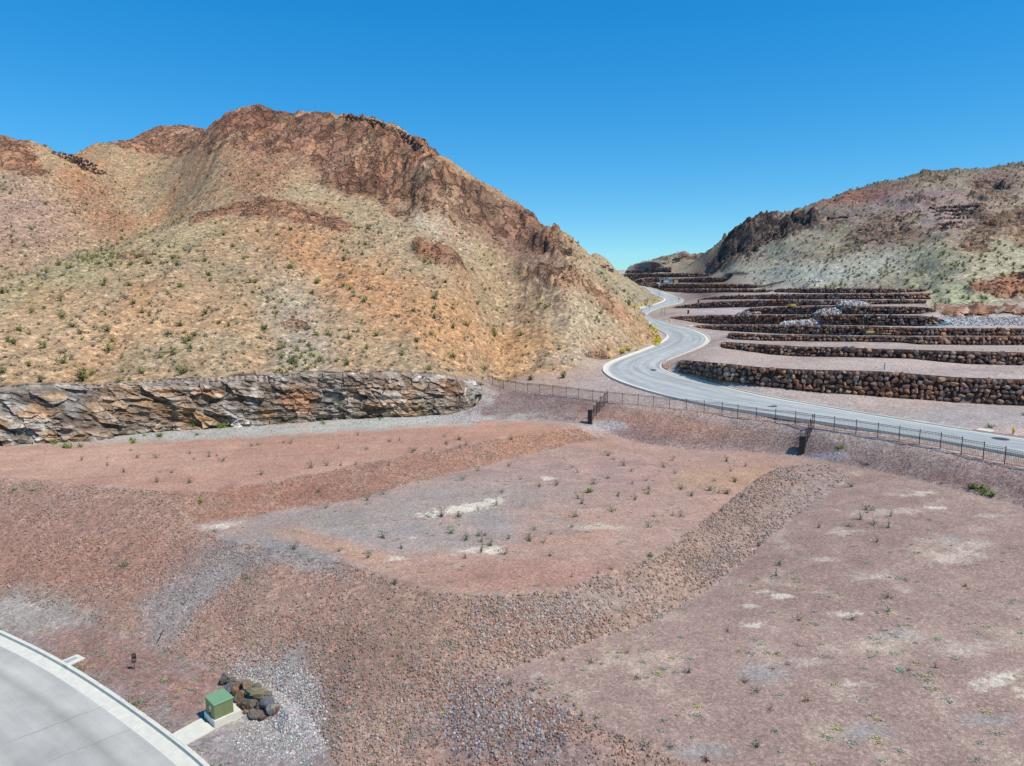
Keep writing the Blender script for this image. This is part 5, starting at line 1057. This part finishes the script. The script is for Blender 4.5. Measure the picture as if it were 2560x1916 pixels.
# site trailer
g = hit(1664, 711.5, 250, 400); Yt = 353.0; q = P(1665, 710, Yt); tr = empty('site_trailer', (q[0], q[1], q[2]+CZ), R(-14)); tag(tr, 'white flat roofed site trailer with a side coloured as blue shade on a dark terrace', 'trailer')
M_tw = plain('trailer_white', (.62, .68, .70), .5, .04); M_tb = plain('trailer_shade_blue', (.22, .34, .42), .5, .06); M_tan = plain('plywood_tan', (.5, .36, .2), .8, .1)  # blue-grey body colour paints in the shade on the white trailer
MB().box((0, 0, 1.25), (6.6, 3.0, 2.0), bev=.03).build('body', M_tb, tr); MB().box((0, 0, 2.32), (6.9, 3.3, .14), bev=.02).build('roof', M_tw, tr)
MB().box((.2, -1.52, 1.2), (2.2, .05, 1.1)).build('window', M_tw, tr); MB().box((-1.8, -1.52, 1.1), (.9, .05, 1.8)).build('door', M_steel, tr)
for s_ in (-1, 1): MB().box((s_*2.2, 0, .1), (.4, 2.6, .55)).build('skid', M_steel, tr)
q = P(1690, 709, 345); MBt = MB(); MBt.box((0, 0, .9), (1.7, 1.6, 1.9), bev=.03); MBt.box((0, 0, 1.9), (1.9, 1.8, .1)); o = MBt.build('storage_shed', M_tan); o.location = (q[0], q[1], q[2]+CZ); tag(o, 'small tan shed at the right end of the site trailer', 'shed')
M_cat = plain('machine_yellow', (.50, .33, .07), .5, .15, 4.0); M_dk = plain('machine_dark', (.03, .035, .035), .6, .2)
def tracks(root, L, w, h, y):
    for s_ in (-1, 1):
        m = MB(); n = 8; pr = [(-L/2+h/2+h/2*math.cos(a), h/2+h/2*math.sin(a)) for a in [math.pi/2+math.pi*k/n for k in range(n+1)]]+[(L/2-h/2+h/2*math.cos(a), h/2+h/2*math.sin(a)) for a in [-math.pi/2+math.pi*k/n for k in range(n+1)]]
        V = [(x, s_*y-w/2, z) for x, z in pr]+[(x, s_*y+w/2, z) for x, z in pr]; k = len(pr); m.add(V, [tuple(range(k)), tuple(range(2*k-1, k-1, -1))]+[(i, i+k, (i+1) % k+k, (i+1) % k) for i in range(k)]); m.build('track', M_dk, root)
q = hit(1980, 773, 140, 230); e = empty('excavator', (q[0], q[1], q[2]+CZ), R(200)); tag(e, 'small yellow excavator at the left tip of the pale stone heap', 'excavator')
tracks(e, 2.0, .35, .5, .65); MB().box((.1, 0, .85), (1.5, 1.3, .6), bev=.05).build('body', M_cat, e); MB().box((-.2, .3, 1.5), (.8, .6, .8), bev=.05).build('cab', M_dk, e)
m = MB(); m.tube((-.6, -.3, 1.0), (-1.5, -.3, 1.9), .10, 6); m.tube((-1.5, -.3, 1.9), (-2.3, -.3, .9), .08, 6); m.build('arm', M_cat, e); MB().box((-2.35, -.3, .7), (.35, .5, .35), bev=.05).build('bucket', M_dk, e)
q = P(2170, 817, 133.5); e = empty('bulldozer', (q[0], q[1], float(hz_at(q[0], q[1]))+CZ), R(6)); tag(e, 'low yellow bulldozer on the terrace behind the fourth wall', 'bulldozer')
tracks(e, 2.6, .4, .5, .8); MB().box((.3, 0, .55), (1.9, 1.1, .5), bev=.05).build('body', M_cat, e); MB().box((-.7, 0, .8), (.8, .9, .6), bev=.05).build('cab', M_dk, e); MB().box((1.75, 0, .45), (.12, 2.0, .7), bev=.02).build('blade', M_cat, e)
# pale stone heap and tarps
hm_ = ((np.hypot((PX-2065)/115, (PY-766)/13) < 1) & (YY > 140) & (YY < 200))
def heap(name, cx, cy, rx, ry, Y, n, s0, s1, pal, label, seed, hgt):
    r = np.random.default_rng(seed); t = r.uniform(-1, 1, n); k = np.sqrt(np.clip(1-t*t, 0, 1)); X0, _, _ = P(cx, cy, Y); wx = rx/F*Y
    x = X0+t*wx; y = Y+r.uniform(-1, 1, n)*1.4*k; z = hz_at(x, y)+CZ+r.random(n)*hgt*k*(1-np.abs(y-Y)/2.2); s = r.uniform(s0, s1, n)
    return tag(rocks_mesh(name, np.stack([x, y, z], 1), s, palette(pal, n, r), M_stone, T1, r=r), label, None, None, 'stuff')
heap('stone_heap', 2062, 770, 108, 0, 156, 900, .16, .42, PWt+[A(190, 200, 210)], 'long heap of pale blue grey quarried stone on the terrace', 61, 1.5)
heap('stone_heap', 2010, 718, 45, 0, 216, 160, .2, .5, PWt, 'small pale stone heap at the edge of the highest terrace', 62, .9)
heap('stone_heap', 1560*1.2, 779, 30, 0, 182, 150, .15, .4, PG, 'grey rubble heap at the left end of the sixth wall', 63, .8)
def tarp(cx, cy, Y, L, W_, label, seed):
    n, mm = 30, 10; X0, _, _ = P(cx, cy, Y); a = np.linspace(-L/2, L/2, n)[:, None]+X0+np.zeros((1, mm)); b = np.linspace(-W_/2, W_/2, mm)[None]+Y+np.zeros((n, 1))
    z = hz_at(a, b)+CZ+.25+.22*fbm(a*1.3, b*1.3, 3, seed); I = np.arange(n*mm).reshape(n, mm); Fq = np.stack([I[:-1, :-1].ravel(), I[1:, :-1].ravel(), I[1:, 1:].ravel(), I[:-1, 1:].ravel()], 1)
    z[0] -= .3; z[-1] -= .3; o = obj('tarpaulin', np.stack([a, b, z], -1).reshape(-1, 3), Fq, M_tarp, smooth=True); tag(o, label, 'tarpaulin', 'turquoise tarpaulins by the quarry floor')
M_tarp = plain('turquoise_sheet', (.12, .50, .56), .4, .1)
tarp(2335, 811, 133, 2.6, 1.2, 'left crumpled turquoise tarpaulin by the rock cut', 1); tarp(2366, 811, 133, 1.8, 1.1, 'right crumpled turquoise tarpaulin by the rock cut', 2)
# ------------------------------------------------------------------ plants
def leaf_mat(name, c, var=0.35):
    m, ns, ls, bs = newmat(name); geo = ns.new('ShaderNodeNewGeometry'); oi = ns.new('ShaderNodeObjectInfo')
    n = nd(ns, 'ShaderNodeTexNoise', Scale=5.0, Detail=2.0); ls.new(geo.outputs['Position'], n.inputs['Vector'])
    cc = mixc(ns, ls, 'MULTIPLY', 1.0, attr(ns), ramp(ns, ls, n.outputs[0], [(0.3, 1-var), (0.7, 1+var)]))
    hv = nd(ns, 'ShaderNodeHueSaturation', Saturation=1.0); r = ramp(ns, ls, oi.outputs['Random'], [(0.0, 0.75), (1.0, 1.3)]); bw = ns.new('ShaderNodeRGBToBW'); ls.new(r, bw.inputs[0]); ls.new(bw.outputs[0], hv.inputs['Value'])
    ls.new(cc, hv.inputs['Color']); ls.new(hv.outputs[0], bs.inputs['Base Color']); bs.inputs['Roughness'].default_value = 0.7; bs.inputs['Specular IOR Level'].default_value = 0.2
    return m
M_leaf = leaf_mat('shrub_leaves', None)
def bush_geo(r, nst, nlf, h, w, cols, stemc, leaf, up=0.6, droop=0.0):
    """upright stems fanning out of one root, small leaf quads gathered on their outer halves"""
    V, Fc, Cc = [], [], []
    tips = []
    for k in range(nst):
        a = r.uniform(0, 2*math.pi); sp = w*math.sqrt(r.random()); hh = h*(0.55+.45*r.random())*(1-.35*(sp/w)**2)
        p0 = np.array([r.normal()*.04, r.normal()*.04, 0]); p1 = np.array([math.cos(a)*sp*.45, math.sin(a)*sp*.45, hh*.55]); p2 = np.array([math.cos(a)*sp, math.sin(a)*sp, hh])
        tips.append((p0, p1, p2)); t = .012*h; n0 = len(V); side = np.array([-math.sin(a), math.cos(a), 0])*t
        for p, q in ((p0, 1.0), (p1, .8), (p2, .3)): V += [p-side*q, p+side*q]; Cc += [stemc]*2
        Fc += [(n0, n0+1, n0+3, n0+2), (n0+2, n0+3, n0+5, n0+4)]
    for k in range(nlf):
        p0, p1, p2 = tips[r.integers(0, len(tips))]; f = r.uniform(up-.45, 1.05); q = p0*(1-f)**2+2*f*(1-f)*p1+f*f*p2+r.normal(size=3)*np.array([.10, .10, .07])*w*.9
        q[2] = max(q[2], .02); s = leaf*r.uniform(.6, 1.3); n = r.normal(size=3); n[2] = abs(n[2])+.3; n /= np.linalg.norm(n); a = np.cross(n, r.normal(size=3)); a /= np.linalg.norm(a)+1e-9; b = np.cross(n, a)
        n0 = len(V); V += [q-a*s-b*s*.6, q+a*s-b*s*.6, q+a*s+b*s*.6, q-a*s+b*s*.6]; c = np.array(cols[r.integers(0, len(cols))])*r.uniform(.75, 1.25); Cc += [c]*4; Fc.append((n0, n0+1, n0+2, n0+3))
    return np.array(V), np.array(Fc), np.array(Cc)
OL = [A(156, 156, 86), A(134, 136, 76), A(178, 172, 104), A(112, 114, 66)]; GR = [A(110, 122, 92), A(92, 104, 84), A(130, 138, 108)]; BG = [A(110, 140, 50), A(90, 122, 44), A(134, 160, 66)]
RD = [A(150, 96, 76), A(126, 78, 66), A(170, 120, 92)]; YL = [A(250, 214, 40), A(240, 200, 30), A(190, 186, 60)]; BL = [A(136, 138, 116), A(118, 122, 104), A(152, 152, 126)]
ST = A(96, 78, 60)
r0 = np.random.default_rng(77)
LIB = {'creosote': [bush_geo(r0, 16, 240, 1.0, .62, OL, ST, .05) for _ in range(5)], 'tuft': [bush_geo(r0, 9, 70, .45, .34, BL, ST, .045, .4) for _ in range(4)],
 'sprig': [bush_geo(r0, 12, 70, .62, .42, GR+[A(120, 126, 74)], A(92, 92, 66), .026, .5) for _ in range(6)], 'green': [bush_geo(r0, 12, 170, .5, .5, BG, ST, .045, .4) for _ in range(3)],
 'dry': [bush_geo(r0, 18, 60, .36, .34, RD, A(120, 78, 64), .02, .5) for _ in range(3)], 'yellow': [bush_geo(r0, 14, 240, .8, .75, YL, ST, .06, .5) for _ in range(3)]}
MEAN = {k: [npmesh(k+'_mesh', v, f, M_leaf, colors=np.clip(c, .01, .8)) for v, f, c in g] for k, g in LIB.items()}
def plant(kind, name, x, y, z, s, label, cat, group, r=rnd):
    o = bpy.data.objects.new(name, r.choice(MEAN[kind])); col.objects.link(o); o.location = (x, y, z+CZ-.03); o.rotation_euler = (0, 0, r.uniform(0, 6.28)); o.scale = (s*r.uniform(.85, 1.2), s*r.uniform(.85, 1.2), s*r.uniform(.85, 1.1))
    tag(o, label, cat, group); return o
def many(name, kind, X, Y, S, seed, label, cmul=None):
    """uncountable small growth in one mesh"""
    r = np.random.default_rng(seed); z = hz_at(X, Y)+CZ-.02; Vs, Fs, Cs = [], [], []; base = 0; ti = r.integers(0, len(LIB[kind]), len(X))
    for t, (v, f, c) in enumerate(LIB[kind]):
        k = np.nonzero(ti == t)[0]
        if not len(k): continue
        a = r.uniform(0, 6.28, len(k)); ca, sa = np.cos(a), np.sin(a); x = v[None, :, 0]*ca[:, None]-v[None, :, 1]*sa[:, None]; y = v[None, :, 0]*sa[:, None]+v[None, :, 1]*ca[:, None]; zz = np.broadcast_to(v[None, :, 2], x.shape)
        q = np.stack([x, y, zz], -1)*S[k][:, None, None]+np.stack([X[k], Y[k], z[k]], 1)[:, None]
        Vs.append(q.reshape(-1, 3)); Fs.append((f[None]+(np.arange(len(k))*len(v))[:, None, None]+base).reshape(-1, f.shape[1])); base += len(k)*len(v)
        Cs.append((c[None]*r.uniform(.7, 1.25, (len(k), 1, 1))).reshape(-1, 3))
    return tag(obj(name, np.vstack(Vs), np.vstack(Fs), M_leaf, colors=np.clip(np.vstack(Cs), .01, .8)), label, None, None, 'stuff')
def pick(weight, n, seed, yp=1.0):
    r = np.random.default_rng(seed); w = (weight*area*inframe*~inroad*~inlow/YY**yp).ravel(); k = r.choice(NV*NU, n, p=w/w.sum()); i, j = np.divmod(k, NU)
    Y = np.exp(LV[i]+r.uniform(-.5, .5, n)*dv); return (U[j]+r.uniform(-.5, .5, n)*du)*Y, Y
z1 = [(20,1290,1.5),(140,1110,1.2),(380,1110,1.3),(500,1065,1.2),(460,1125,1.2),(710,1115,1.4),(950,1100,1.6),(1140,1110,1.2),(1155,1250,1.4),(1320,1080,1.2),(1350,1175,1.1),(665,1240,1.5),(830,1240,1.1),(385,1340,1.1),(200,1415,1.2),(395,1440,1.2),(860,1355,1.3),(910,1415,1.1),(960,1435,1.1),(1085,1295,1),(680,1430,.9),(465,1505,1.3),(515,1550,1),(685,1530,1.3),(725,1600,1.1),(1155,1500,1.4),(1250,1565,1.1),(1190,1610,1.1),(1410,1480,.9),(1470,1500,1),(1610,1220,1.3),(1865,1125,1.4),(1640,1220,1),(2035,1225,1.1),(1780,915,1.1),(1870,880,1.2),(1500,990,1),(1565,1070,1),(1440,915,1.3),(1700,1520,1.3),(2010,1290,1.2),(1350,1210,.9),(785,890,1.3),(780,945,1.4),(480,775,1.2),(560,720,1.2),(205,880,1.3),(160,990,1),(505,570,1.1),(1110,840,1.5),(1125,625,1.2),(1660,535,1.2),(800,620,1.2),(1380,760,1.2),(2120,1560,1.3),(130,1270,.9),(300,1160,1.2),(240,1180,1),(430,1130,1)]
z2 = [(70,880,1.2),(65,1130,1.3),(240,1225,1.3),(405,1245,1.1),(545,1345,1.3),(620,1560,1.3),(440,1585,1.4),(235,1560,1.2),(410,1080,1.1),(450,1165,1),(550,975,1.1),(640,1115,1),(1000,1320,1.5),(1065,1220,1.1),(1200,1500,1.4),(865,1405,1.1),(750,1440,1),(980,1560,1.1),(1380,1560,1.4),(1550,1560,1.4),(1270,1365,1.1),(1540,1380,1),(1600,1475,1),(880,1600,1.1),(930,1090,1.3),(970,1095,1.1),(860,1010,1.1),(930,1020,1.1),(630,905,1.2),(655,905,1),(1300,1240,1),(1670,1360,1),(1460,1375,1),(1340,1500,1.1),(1110,1390,1),(990,1390,1),(570,1265,1.1),(665,1170,1),(440,1030,.9),(400,960,1.1)]
z4 = [(500,45,1.5),(290,105,1.4),(845,150,1.6),(380,185,2.2),(650,150,1.3),(200,35,1.6),(800,65,1.1),(1350,105,1.5),(1600,110,1.1),(1850,65,1.1),(2090,75,1.3),(1265,155,1.1),(5,145,1.3),(1690,35,1),(1785,145,1),(1980,135,1),(1470,95,1.4)]
hs_ = [(x*.3888, y*.3888+230, s) for x, y, s in z1]+[(700+x*.3888, 230+y*.3888, s) for x, y, s in z2]+[(x*.5425, 850+y*.5425, s) for x, y, s in z4]
hs_ += [(1409, 942, 1.7), (1326, 947, 1.3), (1560, 728, 1.3), (1573, 761, 1.5), (1503, 782, 1.0), (1480, 755, 1.0)]
lc = ('olive green creosote bush dotted on the open tan slope of the left hill', 'creosote bush', 'creosote bushes on the left hillside')
cnt = 0
for x, y, s in hs_:
    g = hit(x, y+3, 77, 420); plant('creosote', 'creosote_bush', *g, s*.95, *lc); cnt += 1
hx, hy = pick(inL*(YY > 80)*(YY < 330)*(crag < .3)*(PX > 0)*(PX < 1600)*(.3+sst(-.2, .4, n_a)), 300-cnt-2, 5, 2.0)
for x, y in zip(hx, hy): plant('creosote', 'creosote_bush', x, y, float(hz_at(x, y)), rnd.uniform(.4, 1.25), *lc)
hx, hy = pick(inL*(YY > 80)*(YY < 400)*(crag < .5)*(.4+sst(-.2, .4, n_a)), 1500, 6, 0.6); many('undergrowth', 'creosote', hx, hy, np.random.default_rng(1).uniform(.3, .8, 1500), 7, 'smaller olive bushes speckling the left hill')
hx, hy = pick(inL*(YY > 78)*(YY < 330)*(.3+sst(-.1, .4, n_b)+sst(0, .5, -n_a)), 11000, 8, 1.1); many('undergrowth', 'tuft', hx, hy, np.random.default_rng(2).uniform(.4, 1.3, 11000), 9, 'tiny blue grey tufts over the left hill')
hx, hy = pick(hr*(crag < .6), 3600, 10, 0.8); many('undergrowth', 'creosote', hx, hy, np.random.default_rng(3).uniform(.5, 1.3, 3600), 11, 'olive scrub over the right hill')
gm = np.clip((np.hypot((PX-740)/50, (PY-900)/50) < 1)*1.0+(np.hypot((PX-690)/40, (PY-780)/30) < 1)+(np.hypot((PX-330)/130, (PY-650)/14) < 1), 0, 1)*inL*(YY < 260)
hx, hy = pick(gm, 130, 12, 1); many('undergrowth', 'creosote', hx, hy, np.random.default_rng(4).uniform(.4, .9, 130), 13, 'denser green scrub in the washes of the left hill')
Z4, Z5, Z8, Z7 = (.5425, 0, 850), (.4069, 1100, 850), (.5834, 1700, 950), (.4069, 900, 1300)
W4 = [(720,540),(875,520),(965,535),(570,605),(790,608),(725,650),(870,655),(1205,615),(1025,555),(1160,485),(1190,480),(1305,470),(1340,475),(1560,495),(1650,435),(1690,500),(1795,465),(1840,460),(1910,505),(1900,515),(1990,505),(2055,475),(2115,455),(2120,490),(1500,575),(1570,575),(1640,570),(1790,575),(1435,585),(1470,695),(1765,708),(1505,770),(1690,735),(990,880),(1560,970),(1765,910),(1850,955),(2080,885),(2155,915),(2145,1000),(2205,900),(1695,1000),(1360,960),(1975,815),(2030,810),(2115,810),(575,1040),(1140,1095),(1820,1120),(495,575),(630,540),(375,550)]
W5 = [(440,605),(420,770),(235,800),(140,850),(490,850),(610,895),(380,930),(350,1010),(230,1035),(110,1080),(10,1080),(715,885),(810,780),(845,810),(1030,705),(1070,730),(1130,765),(1030,845),(950,880),(1180,880),(1175,800),(1270,860),(1280,910),(1275,940),(1095,955),(850,970),(875,1000),(1055,1050),(1200,975),(1430,735),(1440,815),(1370,775),(1480,910),(1545,955),(1660,920),(1710,935),(1760,940),(1690,860),(1810,865),(1785,800),(1880,770),(1760,740),(1315,1080),(1430,1075),(1485,1080),(1285,1145),(810,1145),(835,1080),(580,1160),(425,1215),(275,1195),(255,1235),(165,1225),(70,1185),(635,1240),(550,1230),(305,1260),(255,1295),(405,1310),(1730,1045),(1850,960),(30,590),(120,610),(40,640),(160,640)]
W8 = [(795,550),(800,565),(830,555),(775,595),(905,580),(830,615),(725,625),(595,630),(845,690),(895,630),(340,708),(410,835),(425,790),(895,930),(895,990),(505,1025),(735,1022),(40,1250),(330,1330),(335,1570),(805,358),(130,470),(235,433),(50,490),(200,485),(5,465),(735,455)]
W7 = [(1165,215),(1300,345),(1465,320),(1545,300),(1010,865),(1420,870),(2020,930),(1060,1045),(1365,1195),(915,1010),(455,1390),(1750,1385),(1905,1395),(210,390),(820,578),(1110,810)]
ws = [(x, y, Z4) for x, y in W4]+[(x, y, Z5) for x, y in W5]+[(x, y, Z8) for x, y in W8]+[(x, y, Z7) for x, y in W7]
for x, y, (s, ox, oy) in ws:
    g = hit(ox+x*s, oy+y*s+3, 24, 110); sc = rnd.uniform(.85, 1.45)*(0.8 if g[1] < 45 else 1.05)
    onr = ox+x*s > 1750 and oy+y*s > 1180
    lot = 'lowest lot at the right' if onr else ('upper red lot' if oy+y*s < 1215-max(0, (ox+x*s-900))*.28 else 'middle grey and pink lot')
    plant('sprig', 'desert_weed', *g, sc, 'thin grey green weed sprouting from the bare '+lot, 'weed', 'weeds on the '+lot)
for x, y, (s, ox, oy), sc in ((915, 930, Z5, 1.0), (920, 745, Z4, .8), (685, 290, Z8, .95), (1250, 460, Z8, 1.1), (1280, 465, Z8, 1.2), (1310, 470, Z8, .9), (1295, 487, Z8, .9), (1335, 492, Z8, 1.1), (1295, 1325, Z5, .6), (1785, 220, Z7, .6), (65, 690, Z4, .7), (155, 690, Z4, .6), (575, 1040, Z4, .5), (1330, 200, Z8, 1.0), (178, 43, Z8, .8), (1475, 147, Z8, .9), (1470, 695, Z4, .6)):
    g = hit(ox+x*s, oy+y*s+3, 24, 120)
    lb = 'bright green cushion plant alone on the rubble or bare soil' if sc < .9 or y != y else 'bright green cushion shrub near the fence bank'
    plant('green', 'green_shrub', *g, sc, lb, 'shrub', 'alone standing green cushions' if sc < .9 else 'green cushions near the fence bank')
for x, y, (s, ox, oy) in ((1300, 660, Z4), (495, 540, Z4), (735, 605, Z4), (1000, 530, Z4), (895, 545, Z4), (205, 1075, Z8), (510, 1135, Z8), (415, 1170, Z8), (460, 1215, Z8), (1095, 1230, Z8), (985, 1240, Z8), (545, 1370, Z8), (385, 1410, Z8), (110, 1625, Z8), (970, 858, Z8), (1225, 880, Z8), (1700, 965, Z7), (1450, 1215, Z7), (1250, 855, Z7), (2130, 1475, Z7), (1640, 810, Z7), (685, 1185, Z5), (280, 1290, Z8), (400, 1235, Z8)):
    g = hit(ox+x*s, oy+y*s+3, 24, 110); plant('dry', 'dry_weed', *g, rnd.uniform(.8, 1.2), 'low red brown dry weed on the bare lots', 'weed', 'dry reddish weeds on the lots')
for x, y, s in ((35, 455, 1.0), (245, 525, .8), (355, 600, 1.2), (690, 565, .6), (1285, 535, 1.6), (600, 715, 1.2), (700, 750, 1.0), (760, 755, 1.3), (890, 745, .9), (1440, 670, .8), (1465, 705, 1.2), (1770, 635, 1.1), (2120, 520, 1.1), (1770, 525, 1.0), (1600, 630, .7), (2180, 620, .8), (1450, 780, .5)):
    g = hit(x*.226, 940+y*.226+2, 60, 100); plant('green', 'green_shrub', g[0]*(g[1]-1.5)/g[1], g[1]-1.5, g[2]+.25*(g[2] > -16), s, 'small green shrub growing on or at the foot of the long rock cut', 'shrub', 'green shrubs of the long rock cut')
for x, y, s in ((1025, 395, 1.8), (883, 386, 1.0), (1490, 375, 1.2), (1345, 350, .9), (1753, 356, .9), (735, 432, 1.0), (2090, 268, .9), (1570, 293, .9), (1960, 150, .7)):
    g = hit(x*.5425, 850+y*.5425+2, 60, 110); plant('green', 'green_shrub', g[0]*(g[1]-1.5)/g[1], g[1]-1.5, g[2]+.25*(g[2] > -16), s, 'small green shrub growing on or at the foot of the long rock cut', 'shrub', 'green shrubs of the long rock cut')
for x, y, s in ((805, 1130, 1.3), (790, 1190, 1.6), (770, 1055, 1.1), (730, 1075, 1.1), (735, 1015, 1.2), (765, 1160, .9), (625, 690, 1.6), (475, 715, 1.2), (770, 610, 1.4), (570, 690, 1.2), (690, 985, 1.0)):
    g = hit(1500+x*.1808, 640+y*.1808+2, 110, 330); plant('yellow', 'brittlebush', *g, s*1.15, 'yellow flowering bush on the hill side verge of the winding road', 'bush', 'yellow flowering bushes along the road')
for x, y, s in ((1120, 78, 1.2), (1160, 62, 1.3), (1210, 65, .8), (1335, 18, 1.5), (1325, 40, 1.4), (1180, 95, .7), (1040, 110, .9)):
    g = hit(1100+x*.4069, 850+y*.4069+2, 90, 200); plant('yellow', 'brittlebush', *g, s*1.1, 'yellow flowering bush on the hill side verge of the winding road', 'bush', 'yellow flowering bushes along the road')
# low mats of pale green and yellow growth pressed to the soil
def mats(name, weight, n, smin, smax, cols, seed, label):
    X, Y = pick(weight, n, seed, .6); r = np.random.default_rng(seed); V, Fc, Cc = [], [], []
    for x, y in zip(X, Y):
        s = r.uniform(smin, smax); k = int(10+50*s); px_ = x+r.normal(size=k)*s*.5; py_ = y+r.normal(size=k)*s*.35; z = hz_at(px_, py_)+CZ+r.uniform(.015, .05, k); c0 = np.array(cols[r.integers(0, len(cols))])
        for a, b, c in zip(px_, py_, z):
            t = r.uniform(.02, .05); th = r.uniform(0, 3.14); u_, v_ = math.cos(th)*t, math.sin(th)*t; n0 = len(V); V += [(a-u_, b-v_, c), (a+v_, b-u_, c+r.uniform(-.01, .02)), (a+u_, b+v_, c), (a-v_, b+u_, c+r.uniform(-.01, .02))]; Fc.append((n0, n0+1, n0+2, n0+3)); Cc += [c0*r.uniform(.8, 1.2)]*4
    tag(obj(name, np.array(V), np.array(Fc), M_leaf, colors=np.array(Cc)), label, None, None, 'stuff')
mm_ = np.clip(sst(.05, .35, n_b), 0, 1)
mats('ground_cover', (SL_mid*.8+SL_low*.35+pad_r*.25*(YY < 60)+pad_m*.2+SL_berm*.4+low_verge*.7)*(.2+mm_), 620, .12, .42, [A(140, 160, 132), A(130, 148, 124), A(152, 166, 132)], 21, 'flat sea green mats of weed on the soil')
mats('ground_cover', (pad_r*.3*(YY < 45)+pad_m*.3+low_verge*.5+SL_low*.1)*(.2+mm_), 200, .1, .32, [A(190, 176, 90), A(176, 170, 100)], 22, 'flat yellow green mats of weed on the soil')
kd = blur((inlow*1.0), 5)*(~inlow); mats('ground_cover', np.clip(kd*2, 0, 1)*(.1+mm_), 90, .3, .8, [A(104, 118, 70), A(88, 104, 66)], 23, 'dark green weeds along the back of the lower kerb')
